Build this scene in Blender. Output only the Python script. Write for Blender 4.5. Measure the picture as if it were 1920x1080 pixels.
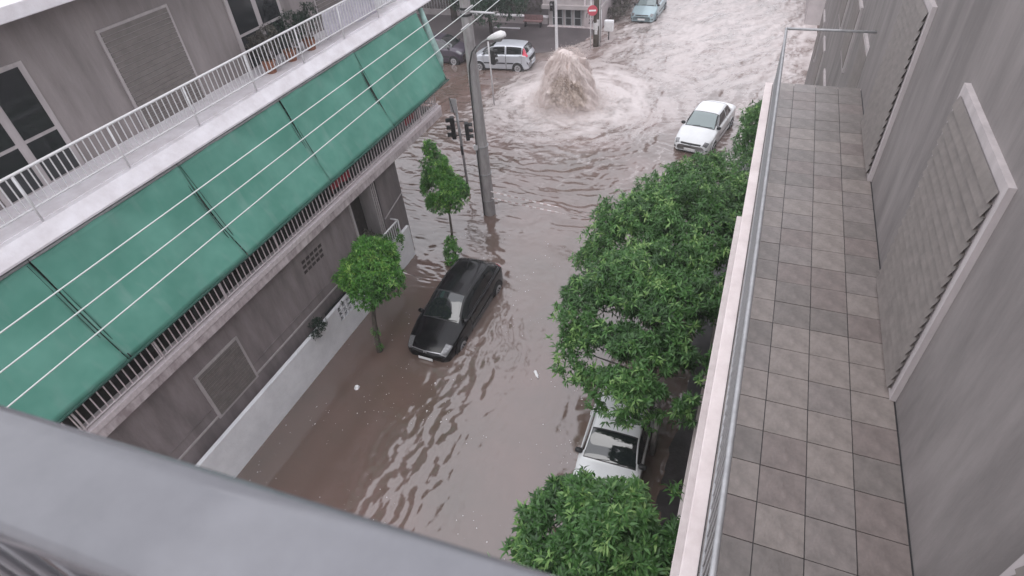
import bpy, math, random
import numpy as np
from mathutils import Vector, Matrix

SC = bpy.context.scene
COL = SC.collection
for o in list(bpy.data.objects): bpy.data.objects.remove(o)
R = math.radians

# ------------------------------------------------------------------ camera
H = 13.5
cd = bpy.data.cameras.new('camera'); cam = bpy.data.objects.new('camera', cd); COL.objects.link(cam)
FPX = 1091.0
cd.sensor_width = 36.0; cd.lens = 36.0 * FPX / 1920.0
cd.clip_start = 0.02; cd.clip_end = 3000
_dn = Vector((125, -1250, -FPX)).normalized(); _up = -_dn
_f = Vector((0, 0, -1)); _fh = (_f - _up * _f.dot(_up)).normalized()
_rt = _fh.cross(_up)
_yaw = R(25.3)
_Y = _fh * math.cos(_yaw) + _rt * math.sin(_yaw); _X = _Y.cross(_up)
M3 = Matrix((_X, _Y, _up))
cam.matrix_world = Matrix.Translation((0, 0, H)) @ M3.to_4x4()
cd.dof.use_dof = True; cd.dof.focus_distance = 20.0; cd.dof.aperture_fstop = 4.5
SC.camera = cam
SC.cycles.volume_bounces = 3

# ------------------------------------------------------------------ light
w = bpy.data.worlds.new('World'); SC.world = w; w.use_nodes = True
nt = w.node_tree; nt.nodes.clear()
sky = nt.nodes.new('ShaderNodeTexSky'); sky.sky_type = 'NISHITA'; sky.sun_disc = False
SUN_EL, SUN_AZ = R(62), R(200)
sky.sun_elevation = SUN_EL; sky.sun_rotation = SUN_AZ
hs = nt.nodes.new('ShaderNodeHueSaturation'); hs.inputs['Saturation'].default_value = 0.0
mx = nt.nodes.new('ShaderNodeMixRGB'); mx.inputs['Fac'].default_value = 0.72
mx.inputs['Color2'].default_value = (8.4, 8.45, 9.2, 1)
bg = nt.nodes.new('ShaderNodeBackground'); bg.inputs['Strength'].default_value = 0.15
wo = nt.nodes.new('ShaderNodeOutputWorld')
nt.links.new(sky.outputs[0], hs.inputs['Color']); nt.links.new(hs.outputs[0], mx.inputs['Color1'])
nt.links.new(mx.outputs[0], bg.inputs['Color']); nt.links.new(bg.outputs[0], wo.inputs['Surface'])
sl = bpy.data.lights.new('sun', 'SUN'); sl.energy = 0.6; sl.angle = R(40); sl.color = (1, 0.97, 0.94)
so = bpy.data.objects.new('sun', sl); COL.objects.link(so)
so.rotation_euler = (R(90) - SUN_EL, 0, -SUN_AZ + math.pi)
so.location = (0, 0, 60)
SC.view_settings.view_transform = 'Standard'; SC.view_settings.look = 'None'
SC.view_settings.exposure = 0.54; SC.view_settings.gamma = 1.0; SC.view_settings.use_curve_mapping = False

# ------------------------------------------------------------------ materials
def mat(name, col, rough=0.7, spec=0.5, metal=0.0, vary=0.0, scale=4.0, bump=0.0, bscale=40.0, col2=None, coat=0.0, trans=0.0, stretch=None, detail=6):
    m = bpy.data.materials.new(name); m.use_nodes = True
    n = m.node_tree.nodes; l = m.node_tree.links; b = n['Principled BSDF']
    b.inputs['Base Color'].default_value = (*col, 1); b.inputs['Roughness'].default_value = rough
    b.inputs['Specular IOR Level'].default_value = spec; b.inputs['Metallic'].default_value = metal
    b.inputs['Coat Weight'].default_value = coat; b.inputs['Coat Roughness'].default_value = 0.05
    tc = n.new('ShaderNodeTexCoord'); mp = n.new('ShaderNodeMapping'); l.new(tc.outputs['Object'], mp.inputs[0])
    if stretch: mp.inputs['Scale'].default_value = stretch
    if vary > 0 or col2:
        t = n.new('ShaderNodeTexNoise'); t.inputs['Scale'].default_value = scale; t.inputs['Detail'].default_value = detail
        t.inputs['Roughness'].default_value = 0.65
        l.new(mp.outputs[0], t.inputs['Vector'])
        r = n.new('ShaderNodeValToRGB')
        c2 = col2 if col2 else tuple(c * (1 - vary) for c in col)
        c1 = col if col2 else tuple(min(1, c * (1 + vary)) for c in col)
        r.color_ramp.elements[0].position = 0.35; r.color_ramp.elements[1].position = 0.65
        r.color_ramp.elements[0].color = (*c2, 1); r.color_ramp.elements[1].color = (*c1, 1)
        l.new(t.outputs['Fac'], r.inputs[0]); l.new(r.outputs[0], b.inputs['Base Color'])
    if bump > 0:
        t2 = n.new('ShaderNodeTexNoise'); t2.inputs['Scale'].default_value = bscale; t2.inputs['Detail'].default_value = 4
        l.new(mp.outputs[0], t2.inputs['Vector'])
        bp = n.new('ShaderNodeBump'); bp.inputs['Strength'].default_value = bump; bp.inputs['Distance'].default_value = 0.02
        l.new(t2.outputs['Fac'], bp.inputs['Height']); l.new(bp.outputs[0], b.inputs['Normal'])
    if trans > 0:
        tr = n.new('ShaderNodeBsdfTranslucent'); mxs = n.new('ShaderNodeMixShader'); mxs.inputs[0].default_value = trans
        if b.inputs['Base Color'].is_linked: l.new(b.inputs['Base Color'].links[0].from_socket, tr.inputs['Color'])
        else: tr.inputs['Color'].default_value = (*col, 1)
        out = n['Material Output']
        l.new(b.outputs[0], mxs.inputs[1]); l.new(tr.outputs[0], mxs.inputs[2]); l.new(mxs.outputs[0], out.inputs['Surface'])
    return m

def leafmat(name, dark, mid, light, rough=0.42):
    m = bpy.data.materials.new(name); m.use_nodes = True
    n = m.node_tree.nodes; l = m.node_tree.links; b = n['Principled BSDF']
    a = n.new('ShaderNodeAttribute'); a.attribute_name = 'tint'
    r = n.new('ShaderNodeValToRGB'); e = r.color_ramp.elements
    e[0].position = 0.0; e[0].color = (*dark, 1); e[1].position = 1.0; e[1].color = (*light, 1)
    k = e.new(0.55); k.color = (*mid, 1)
    l.new(a.outputs['Fac'], r.inputs[0]); l.new(r.outputs[0], b.inputs['Base Color'])
    b.inputs['Roughness'].default_value = rough; b.inputs['Specular IOR Level'].default_value = 0.45
    tr = n.new('ShaderNodeBsdfTranslucent'); mxs = n.new('ShaderNodeMixShader'); mxs.inputs[0].default_value = 0.3
    l.new(r.outputs[0], tr.inputs['Color'])
    l.new(b.outputs[0], mxs.inputs[1]); l.new(tr.outputs[0], mxs.inputs[2]); l.new(mxs.outputs[0], n['Material Output'].inputs['Surface'])
    return m

MT = {}
MT['white_paint'] = mat('white_paint', (.74, .73, .73), .55, vary=.10, scale=3, bump=.15, bscale=30)
MT['wall_white'] = mat('wall_white', (.84, .84, .86), .75, scale=1.6, col2=(.72, .72, .74), bump=.2, bscale=25)
MT['wall_brown'] = mat('wall_brown', (.235, .20, .20), .85, vary=.22, stretch=(1, 1, .22), scale=2.6, detail=9, bump=.3, bscale=60)
MT['wall_brown2'] = mat('wall_brown2', (.20, .172, .172), .85, vary=.2, stretch=(1, 1, .22), scale=2.6, detail=9, bump=.3, bscale=60)
MT['upper_wall'] = mat('upper_wall', (.25, .22, .215), .85, vary=.2, stretch=(1, 1, .2), scale=2.2, detail=9, bump=.3, bscale=50)
MT['pilaster'] = mat('pilaster', (.42, .38, .38), .8, vary=.12, scale=5, stretch=(1, 1, .2))
MT['concrete_edge'] = mat('concrete_edge', (.62, .55, .555), .8, col2=(.34, .28, .285), scale=5, bump=.4, bscale=30, stretch=(1, 1, .35))
MT['slab_white'] = mat('slab_white', (.80, .77, .80), .6, col2=(.66, .62, .64), scale=2.2, bump=.2, bscale=30)
MT['rail_pink'] = mat('rail_pink', (.62, .55, .56), .5, vary=.12, scale=12)
MT['rail_white'] = mat('rail_white', (.72, .71, .72), .45, vary=.08, scale=12)
MT['dark_metal'] = mat('dark_metal', (.03, .03, .032), .5, vary=.2, scale=9)
MT['grey_metal'] = mat('grey_metal', (.36, .36, .37), .45, metal=.3, vary=.15, scale=8)
MT['foreground_rail'] = mat('foreground_rail', (.165, .165, .18), .24, metal=.15, vary=.06, scale=20)
MT['shutter'] = mat('shutter', (.17, .15, .14), .6, vary=.15, scale=6)
MT['door_dark'] = mat('door_dark', (.05, .04, .038), .6, vary=.25, scale=6)
MT['window_dark'] = mat('window_dark', (.02, .022, .024), .08, spec=.6)
MT['concrete_pole'] = mat('concrete_pole', (.38, .36, .36), .85, col2=(.26, .24, .24), scale=6, bump=.5, bscale=45, stretch=(1, 1, .25))
MT['pale_metal'] = mat('pale_metal', (.56, .55, .56), .5, vary=.1, scale=10)
MT['red_cloth'] = mat('red_cloth', (.36, .03, .045), .9, vary=.3, scale=8)
MT['lilac_cloth'] = mat('lilac_cloth', (.60, .57, .64), .85, vary=.1, scale=4)
MT['terracotta'] = mat('terracotta', (.35, .15, .09), .8, vary=.2, scale=12)
MT['pavement'] = mat('pavement', (.085, .072, .075), .38, vary=.14, scale=.8, bump=.25, bscale=14)
MT['tile'] = mat('tile', (.12, .105, .10), .5, vary=.15, scale=5)
MT['bark'] = mat('bark', (.075, .062, .05), .9, vary=.35, scale=14, bump=.9, bscale=30, stretch=(1, 1, .3))
MT['bark_grey'] = mat('bark_grey', (.20, .185, .17), .9, vary=.3, scale=12, bump=.8, bscale=30, stretch=(1, 1, .3))
MT['red_sign'] = mat('red_sign', (.50, .07, .10), .5)
MT['sign_white'] = mat('sign_white', (.78, .78, .79), .5, vary=.04)
MT['faded_red'] = mat('faded_red', (.20, .115, .115), .8, vary=.2, scale=6)
MT['lamp_white'] = mat('lamp_white', (.68, .67, .66), .4, vary=.08, scale=8)
MT['glass_dark'] = mat('glass_dark', (.012, .016, .017), .03, spec=.9, coat=.6)
MT['glass_pale'] = mat('glass_pale', (.17, .22, .22), .04, spec=1.0, coat=1.0)
MT['paint_black'] = mat('paint_black', (.004, .0038, .005), .20, spec=.3, coat=.15, vary=.3, scale=1.5)
MT['paint_white'] = mat('paint_white', (.68, .69, .70), .25, coat=.6, vary=.05, scale=1.5)
MT['paint_silver'] = mat('paint_silver', (.52, .54, .58), .3, metal=.25, coat=.6, vary=.06, scale=1.5)
MT['paint_teal'] = mat('paint_teal', (.34, .45, .48), .3, metal=.2, coat=.6, vary=.08, scale=1.5)
MT['paint_purple'] = mat('paint_purple', (.055, .042, .062), .3, metal=.2, coat=.6, vary=.2, scale=1.5)
MT['plastic_black'] = mat('plastic_black', (.018, .018, .019), .6, vary=.2, scale=10)
MT['tyre'] = mat('tyre', (.02, .02, .02), .85)
MT['rim'] = mat('rim', (.52, .52, .54), .35, metal=.6)
MT['headlight'] = mat('headlight', (.17, .17, .175), .12, spec=.9, coat=1.0, metal=.2, vary=.3, scale=18)
MT['taillight'] = mat('taillight', (.55, .02, .06), .15, coat=1.0)
MT['chrome'] = mat('chrome', (.42, .42, .44), .3, metal=.9)
MT['plate'] = mat('plate', (.66, .66, .66), .5)
MT['plaster_far'] = mat('plaster_far', (.46, .415, .415), .85, col2=(.33, .295, .295), scale=.7, bump=.2, bscale=20)
MT['plaster_pink'] = mat('plaster_pink', (.47, .41, .41), .85, col2=(.35, .30, .31), scale=1.2)
MT['graffiti'] = mat('graffiti', (.10, .085, .095), .8)
MT['paper'] = mat('paper', (.55, .54, .54), .8, vary=.2, scale=14)
MT['wire'] = mat('wire', (.62, .66, .64), .6)
MT['own_wall'] = mat('own_wall', (.20, .18, .175), .85, vary=.22, stretch=(1, 1, .2), scale=2.4, detail=9, bump=.25, bscale=50)
MT['own_slab'] = mat('own_slab', (.74, .66, .65), .7, col2=(.62, .54, .53), scale=3.0, bump=.25, bscale=25)
MT['roof'] = mat('roof', (.16, .15, .145), .9, vary=.2, scale=1)
MT['tape_white'] = mat('tape_white', (.62, .58, .58), .5)
MT['tape_red'] = mat('tape_red', (.40, .30, .29), .5)
MT['leaf_orange'] = leafmat('leaf_orange', (.026, .072, .020), (.092, .220, .058), (.31, .48, .16))
MT['leaf_bright'] = leafmat('leaf_bright', (.024, .088, .014), (.092, .270, .040), (.31, .50, .11))
MT['leaf_far'] = leafmat('leaf_far', (.012, .026, .017), (.026, .055, .034), (.060, .095, .060))
MT['leaf_corner'] = leafmat('leaf_corner', (.014, .040, .022), (.036, .088, .046), (.12, .19, .12))
MT['leaf_drab'] = leafmat('leaf_drab', (.05, .05, .04), (.11, .10, .08), (.22, .21, .18))

# awning fabric: green canvas with paler patches mixed in by noise
def awning_mat():
    m = mat('awning_green', (.185, .470, .375), .7, col2=(.125, .375, .290), scale=.9, trans=.32, detail=3)
    n = m.node_tree.nodes; l = m.node_tree.links; b = n['Principled BSDF']
    src = b.inputs['Base Color'].links[0].from_socket
    t = n.new('ShaderNodeTexNoise'); t.inputs['Scale'].default_value = 2.3; t.inputs['Detail'].default_value = 5
    tc = [x for x in n if x.type == 'TEX_COORD'][0]
    mp = n.new('ShaderNodeMapping'); mp.inputs['Scale'].default_value = (1, 1.6, .35); l.new(tc.outputs['Object'], mp.inputs[0]); l.new(mp.outputs[0], t.inputs['Vector'])
    r = n.new('ShaderNodeValToRGB'); r.color_ramp.elements[0].position = .52; r.color_ramp.elements[1].position = .70
    r.color_ramp.elements[0].color = (0, 0, 0, 1); r.color_ramp.elements[1].color = (.55, .55, .55, 1)
    l.new(t.outputs['Fac'], r.inputs[0])
    mx = n.new('ShaderNodeMixRGB'); l.new(r.outputs[0], mx.inputs['Fac']); l.new(src, mx.inputs['Color1']); mx.inputs['Color2'].default_value = (.28, .50, .43, 1)
    l.new(mx.outputs[0], b.inputs['Base Color'])
    return m
MT['awning'] = awning_mat()
MT['awning_hem'] = mat('awning_hem', (.02, .075, .058), .8, vary=.2, scale=6)
MT['awning_pale'] = mat('awning_pale', (.42, .60, .56), .6, vary=.2, scale=4, trans=.3)

# ------------------------------------------------------------------ mesh helpers
class MB:
    def __init__(s): s.v = []; s.f = []
    def add(s, vs, fs):
        o = len(s.v); s.v += [tuple(p) for p in vs]; s.f += [tuple(i + o for i in f) for f in fs]; return s
    def box(s, a, b):
        x0, y0, z0 = a; x1, y1, z1 = b
        return s.add([(x0, y0, z0), (x1, y0, z0), (x1, y1, z0), (x0, y1, z0), (x0, y0, z1), (x1, y0, z1), (x1, y1, z1), (x0, y1, z1)],
                     [(0, 3, 2, 1), (4, 5, 6, 7), (0, 1, 5, 4), (1, 2, 6, 5), (2, 3, 7, 6), (3, 0, 4, 7)])
    def tube(s, pts, rad, n=8, cap=True):
        pts = [Vector(p) for p in pts]
        rs = rad if hasattr(rad, '__len__') else [rad] * len(pts)
        vs = []; fs = []; prev = None
        for i, p in enumerate(pts):
            t = (pts[min(i + 1, len(pts) - 1)] - pts[max(i - 1, 0)]).normalized()
            if prev is None:
                a = Vector((0, 0, 1)) if abs(t.z) < .9 else Vector((1, 0, 0)); u = t.cross(a).normalized()
            else:
                u = (prev - t * prev.dot(t)).normalized()
            prev = u; v = t.cross(u)
            for k in range(n):
                an = 2 * math.pi * k / n; vs.append(p + (u * math.cos(an) + v * math.sin(an)) * rs[i])
        for i in range(len(pts) - 1):
            for k in range(n):
                a = i * n + k; b = i * n + (k + 1) % n; fs.append((a, b, b + n, a + n))
        if cap:
            fs.append(tuple(range(n - 1, -1, -1))); fs.append(tuple((len(pts) - 1) * n + k for k in range(n)))
        return s.add(vs, fs)
    def lathe(s, prof, c=(0, 0, 0), n=20, axis='z'):
        vs = []; fs = []
        for r, z in prof:
            for k in range(n):
                a = 2 * math.pi * k / n; x, y = r * math.cos(a), r * math.sin(a)
                if axis == 'z': p = (x, y, z)
                elif axis == 'y': p = (x, z, y)
                else: p = (z, x, y)
                vs.append((p[0] + c[0], p[1] + c[1], p[2] + c[2]))
        for i in range(len(prof) - 1):
            for k in range(n):
                a = i * n + k; b = i * n + (k + 1) % n; fs.append((a, b, b + n, a + n))
        fs.append(tuple(range(n - 1, -1, -1))); fs.append(tuple((len(prof) - 1) * n + k for k in range(n)))
        return s.add(vs, fs)
    def mesh(s, name, m=None, smooth=False):
        me = bpy.data.meshes.new(name); me.from_pydata(s.v, [], s.f); me.update()
        if m is not None: me.materials.append(MT[m] if isinstance(m, str) else m)
        if smooth: me.shade_smooth()
        return me
    def build(s, name, m=None, parent=None, smooth=False, loc=None):
        return link(name, s.mesh(name, m, smooth), parent, loc)

def link(name, me, parent=None, loc=None):
    o = bpy.data.objects.new(name, me); COL.objects.link(o)
    if loc is not None: o.location = loc
    if parent is not None: o.parent = parent
    return o
def bevel(o, wd=.01, seg=2):
    b = o.modifiers.new('bevel', 'BEVEL'); b.width = wd; b.segments = seg; b.limit_method = 'ANGLE'; return o
def tag(o, label, cat, group=None, kind=None):
    o['label'] = label; o['category'] = cat
    if group: o['group'] = group
    if kind: o['kind'] = kind
    return o
def thing(name, label, cat, loc=(0, 0, 0), rz=0, group=None):
    o = bpy.data.objects.new(name, None); COL.objects.link(o); o.empty_display_size = .2
    o.location = loc; o.rotation_euler = (0, 0, rz); return tag(o, label, cat, group)
def fast_mesh(name, V, Fc, m=None, attr=None, smooth=False):
    V = np.asarray(V, np.float32); Fc = np.asarray(Fc, np.int32); k = Fc.shape[1]
    me = bpy.data.meshes.new(name)
    me.vertices.add(len(V)); me.vertices.foreach_set('co', V.ravel())
    me.loops.add(Fc.size); me.loops.foreach_set('vertex_index', Fc.ravel())
    me.polygons.add(len(Fc)); me.polygons.foreach_set('loop_start', np.arange(0, Fc.size, k, dtype=np.int32))
    me.polygons.foreach_set('loop_total', np.full(len(Fc), k, np.int32))
    if m is not None: me.materials.append(MT[m] if isinstance(m, str) else m)
    for nm, val in (attr or {}).items():
        a = me.attributes.new(nm, 'FLOAT', 'POINT'); a.data.foreach_set('value', np.asarray(val, np.float32))
    me.update(calc_edges=True); me.validate()
    if smooth: me.shade_smooth()
    return me

# value noise (numpy)
_rs = np.random.RandomState(7); _T = _rs.rand(256, 256).astype(np.float64)
def vn(x, y):
    xi = np.floor(x).astype(int); yi = np.floor(y).astype(int); fx = x - xi; fy = y - yi
    fx = fx * fx * (3 - 2 * fx); fy = fy * fy * (3 - 2 * fy)
    a = _T[xi & 255, yi & 255]; b = _T[(xi + 1) & 255, yi & 255]; c = _T[xi & 255, (yi + 1) & 255]; d = _T[(xi + 1) & 255, (yi + 1) & 255]
    return (a * (1 - fx) + b * fx) * (1 - fy) + (c * (1 - fx) + d * fx) * fy
def fbm(x, y, o=4, g=.5, s=0.):
    t = 0; a = 1; n = 0; x = x + s * 17.3; y = y + s * 31.7
    for i in range(o):
        t = t + a * vn(x, y); n += a; a *= g; x = x * 2.03 + 11.1; y = y * 2.03 + 5.7
    return t / n
def ridge(x, y, o=4, g=.5, s=0.):
    t = 0; a = 1; n = 0; x = x + s * 13.3; y = y + s * 27.7
    for i in range(o):
        t = t + a * (1 - abs(2 * vn(x, y) - 1)); n += a; a *= g; x = x * 2.1 + 3.1; y = y * 2.1 + 9.7
    return t / n
def sst(a, b, x):
    t = np.clip((x - a) / (b - a), 0, 1); return t * t * (3 - 2 * t)

# ================================================================== SETTING
g = MB().box((-250, -80, -1.2), (200, 330, -.6)).build('ground', 'pavement'); g['kind'] = 'structure'

# -------- flood water
GX, GY = -9.35, 29.0
def water_fields(X, Y):
    r = np.hypot(X - GX, (Y - GY) * 1.0); th = np.arctan2(Y - GY, X - GX)
    wx = (fbm(X / 1.7, Y / 1.7, 3, s=1) - .5); wy = (fbm(X / 1.7, Y / 1.7, 3, s=2) - .5)
    h = np.zeros_like(X)
    # arcs round the geyser, washed out on the near right
    arc = sst(3.0, 5.0, r) * (1 - sst(10., 15.5, r)) * (1 - .75 * sst(.2, 1.4, th))
    rr = r + wx * 1.6
    n_arc = fbm(rr / .42, th * 3.2 + wy, 3, s=3) - .5
    h += arc * .105 * n_arc * (0.6 + .8 * fbm(X / 2.2, Y / 2.2, 2, s=4))
    # long crests drawn out along the street below and right of the black car
    lo = sst(-8.4, -6.7, X + wx * 1.4) * (1 - sst(11.0, 14.5, Y)) * (.30 + .70 * (1 - sst(-5.6, -4.0, X + wx)))
    n_lo = ridge((X + wy * .8 + Y * .10) / .34, (Y + wx) / 1.05, 3, s=5) - .55
    h += lo * .062 * n_lo
    h += sst(-8.4, -6.0, X) * (1 - sst(12, 15, Y)) * .030 * (ridge((X + wy) / .20, (Y + wx) / .50, 3, s=17) - .5) * sst(.42, .6, fbm(X / 1.4, Y / 1.4, 2, s=18))
    h += lo * .020 * (ridge((X + wy) / .16, (Y + wx) / .30, 3, s=15) - .5)
    # cross ripples in the middle of the road and behind the garden wall corner
    mid = sst(11.5, 14.5, Y) * (1 - sst(21., 25., Y)) * (.42 + .58 * (1 - sst(-9.5, -6.5, X)))
    n_mid = ridge((X + wx * 2) / 1.15, (Y + wy * 1.2 + X * .12) / .30, 3, s=6) - .5
    h += mid * .060 * n_mid
    h += mid * .016 * (ridge((X + wx) / .42, (Y + wy) / .13, 3, s=16) - .5)
    # broken water near the geyser and down the far street
    tb = np.maximum(np.exp(-(r / 5.5) ** 2), .85 * sst(30., 35., Y + .3 * X) * sst(-14., -9.5, X))
    calm = sst(-14.5, -13., X) + (1 - sst(-15., -13.5, X)) * .0
    n_tb = ridge((X + wx * 1.5) / .75, (Y + wy * 1.5) / .60, 5, g=.6, s=7) - .5
    h += tb * .20 * n_tb + tb * .03 * (ridge((X + wy) / .22, (Y + wx) / .18, 3, s=19) - .5)
    tb2 = sst(21., 26., Y) * sst(-15.5, -11, X)
    h += tb2 * .055 * (ridge((X + wx * 1.5) / .5, (Y + wy) / .42, 4, g=.55, s=8) - .5)
    h += (.002 + .009 * sst(-9.2, -7.5, X)) * (fbm(X / .22, Y / .22, 3, s=9) - .5) * 2
    h += .30 * np.exp(-(r / 1.9) ** 2)
    # foam: streaks drawn round the geyser, and down the street further right
    fl = th * 2.6 + .25 * r
    sw = sst(9., 5., r) if False else 1 - sst(4.5, 9., r)
    st1 = fbm(r / .38 + wx * 3, fl * 1.1 + wy, 5, g=.62, s=10)
    fx = (X * .50 + Y * .87); fy = (-X * .87 + Y * .50)
    st2 = fbm(fy / .40 + wx * 3, fx / 1.25 + wy * 2, 5, g=.62, s=12)
    st_ = st1 * sw + st2 * (1 - sw)
    fine = ridge((X + wx) / .34, (Y + wy) / .24, 3, s=11)
    near = np.exp(-(r / 3.9) ** 2)
    far = sst(24.5, 33., Y + .12 * X) * sst(-15.5, -11, X)
    up = sst(31, 42, Y) * sst(-9.8, -5., X)
    dens = 1.3 * near + .46 * far + .30 * up - .10 * sst(33, 38, Y) * (1 - sst(-10.5, -8.5, X))
    foam = np.clip(dens, 0, 1) * (.66 + .34 * sst(.36, .64, st_ + .22 * (fine - .5))) + ((st_ - .5) * .75 + (fine - .5) * .2) * sst(.05, .4, dens)
    lace = sst(.60, .70, st_ * .6 + fine * .4) * sst(17, 25, Y) * sst(-15, -11.5, X) * .38
    foam = np.maximum(foam, .95 * np.exp(-(r / 2.7) ** 4)); foam = np.clip(np.maximum(foam, lace), 0, 1.)
    return h, foam
def water():
    st = .065
    xs = np.arange(-21, 3.01, st); ys = np.concatenate([np.arange(2, 30, st), np.arange(30, 56, .11)])
    Xg, Yg = np.meshgrid(xs, ys, indexing='ij'); h, foam = water_fields(Xg, Yg)
    e = np.minimum(np.minimum(Xg + 21, 3 - Xg), np.minimum(Yg - 2, 56 - Yg)); h = h * sst(0, 1.2, e)
    nx, ny = Xg.shape
    V = np.stack([Xg.ravel(), Yg.ravel(), h.ravel()], 1)
    I = np.arange(nx * ny).reshape(nx, ny)
    Fq = np.stack([I[:-1, :-1].ravel(), I[1:, :-1].ravel(), I[1:, 1:].ravel(), I[:-1, 1:].ravel()], 1)
    # coarse border out to the horizon
    bx0, bx1, by0, by1 = xs[0], xs[-1], ys[0], ys[-1]; ox0, ox1, oy0, oy1 = -250, 200, -80, 330
    n0 = len(V)
    B = np.array([(ox0, oy0, 0), (ox1, oy0, 0), (ox1, oy1, 0), (ox0, oy1, 0), (bx0, by0, 0), (bx1, by0, 0), (bx1, by1, 0), (bx0, by1, 0)], float)
    Fb = np.array([(0, 1, 5, 4), (1, 2, 6, 5), (2, 3, 7, 6), (3, 0, 4, 7)]) + n0
    V = np.concatenate([V, B]); Fq = np.concatenate([Fq, Fb]); fo = np.concatenate([foam.ravel(), np.full(8, .1)])
    m = bpy.data.materials.new('flood_water'); m.use_nodes = True
    n = m.node_tree.nodes; l = m.node_tree.links; b = n['Principled BSDF']
    a = n.new('ShaderNodeAttribute'); a.attribute_name = 'foam'
    tc = n.new('ShaderNodeTexCoord')
    t = n.new('ShaderNodeTexNoise'); t.inputs['Scale'].default_value = .35; t.inputs['Detail'].default_value = 4; l.new(tc.outputs['Object'], t.inputs['Vector'])
    r = n.new('ShaderNodeValToRGB'); r.color_ramp.elements[0].position = .35; r.color_ramp.elements[1].position = .68
    r.color_ramp.elements[0].color = (.118, .088, .073, 1); r.color_ramp.elements[1].color = (.158, .102, .087, 1)
    l.new(t.outputs['Fac'], r.inputs[0])
    t2 = n.new('ShaderNodeTexNoise'); t2.inputs['Scale'].default_value = 5.0; t2.inputs['Detail'].default_value = 8; t2.inputs['Roughness'].default_value = .7
    t2.inputs['Distortion'].default_value = 1.2
    l.new(tc.outputs['Object'], t2.inputs['Vector'])
    mul = n.new('ShaderNodeMath'); mul.operation = 'MULTIPLY_ADD'; l.new(t2.outputs['Fac'], mul.inputs[0]); mul.inputs[1].default_value = 1.1; mul.inputs[2].default_value = -.55
    ad = n.new('ShaderNodeMath'); ad.operation = 'MULTIPLY_ADD'; ad.use_clamp = True
    l.new(mul.outputs[0], ad.inputs[0]); ad.inputs[1].default_value = 0.55; l.new(a.outputs['Fac'], ad.inputs[2])
    # no speckle where there is no foam
    gate = n.new('ShaderNodeMapRange'); gate.inputs['From Min'].default_value = .02; gate.inputs['From Max'].default_value = .30; l.new(a.outputs['Fac'], gate.inputs['Value'])
    fm = n.new('ShaderNodeMath'); fm.operation = 'MULTIPLY'; l.new(ad.outputs[0], fm.inputs[0]); l.new(gate.outputs[0], fm.inputs[1])
    mx = n.new('ShaderNodeMixRGB'); l.new(fm.outputs[0], mx.inputs['Fac']); l.new(r.outputs[0], mx.inputs['Color1']); mx.inputs['Color2'].default_value = (.55, .49, .48, 1)
    l.new(mx.outputs[0], b.inputs['Base Color'])
    rr = n.new('ShaderNodeMapRange'); rr.inputs['To Min'].default_value = .07; rr.inputs['To Max'].default_value = .6; l.new(fm.outputs[0], rr.inputs['Value']); l.new(rr.outputs[0], b.inputs['Roughness'])
    b.inputs['IOR'].default_value = 2.1
    t3 = n.new('ShaderNodeTexNoise'); t3.inputs['Scale'].default_value = 9.0; t3.inputs['Detail'].default_value = 5; l.new(tc.outputs['Object'], t3.inputs['Vector'])
    bp = n.new('ShaderNodeBump'); bp.inputs['Strength'].default_value = .10; bp.inputs['Distance'].default_value = .03
    l.new(t3.outputs['Fac'], bp.inputs['Height']); l.new(bp.outputs[0], b.inputs['Normal'])
    me = fast_mesh('flood_water', V, Fq, m, {'foam': fo}, smooth=True)
    o = link('flood_water', me); o['kind'] = 'structure'
water()

# -------- raised wet pavement at the far corner (a low ramp rising out of the water)
def far_pavement():
    # edge of the dry-ish corner, as found on the ground
    edge = [(-30, 35.9), (-17.5, 35.6), (-14.2, 35.6), (-12.6, 36.0), (-11.6, 36.9), (-10.9, 38.0), (-10.5, 39.5), (-10.3, 44)]
    mb = MB(); n = len(edge)
    for k, z in enumerate((-.25, .05, .10)):
        off = (0, .55, 1.1)[k]
        for (x, y) in edge: mb.v.append((x - off * (1 if x > -14 else .0), y + off * .8, z))
    for (x, y) in edge: mb.v.append((x - 2.5 if x > -14 else x, 70, .12))
    for k in range(3):
        for i in range(n - 1): mb.f.append((k * n + i, k * n + i + 1, (k + 1) * n + i + 1, (k + 1) * n + i))
    mb.build('pavement', 'pavement', smooth=True)['kind'] = 'structure'
far_pavement()

def near_pavement():
    mb = MB(); n = 60
    for i in range(n + 1):
        y = -6 + 34 * i / n; x = -.30 + .10 * math.sin(y * 1.3) + .05 * math.sin(y * 3.7 + 1)
        mb.v += [(x - .25, y, -.10), (x + .1, y, .012), (x + .5, y, .04), (1.9, y, .05)]
    for i in range(n):
        for k in range(3): a = i * 4 + k; mb.f.append((a, a + 1, a + 5, a + 4))
    mb.build('side_pavement', 'pavement_dark', smooth=True)['kind'] = 'structure'
MT['pavement_dark'] = mat('pavement_dark', (.040, .036, .036), .30, vary=.3, scale=2.5, bump=.3, bscale=20)
near_pavement()

# ================================================================== LEFT BUILDING
bl = thing('apartment_building', 'brown apartment building with balconies and green awnings on the left of the flooded street', 'building', (-12, 10, 0))
def P(mb, name, m, smooth=False, par=None, bev=0):
    par = par or bl
    o = mb.build(name, m, None, smooth); o.parent = par
    if par is bl: o.matrix_parent_inverse = Matrix.Translation(-Vector(bl.location))
    if bev: bevel(o, bev)
    return o
def root_loc(o):
    v = Vector(o.location)
    while o.parent: o = o.parent; v += Vector(o.location)
    return v
XF = -11.3; YE = 15.3; YB = -4.0
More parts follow.
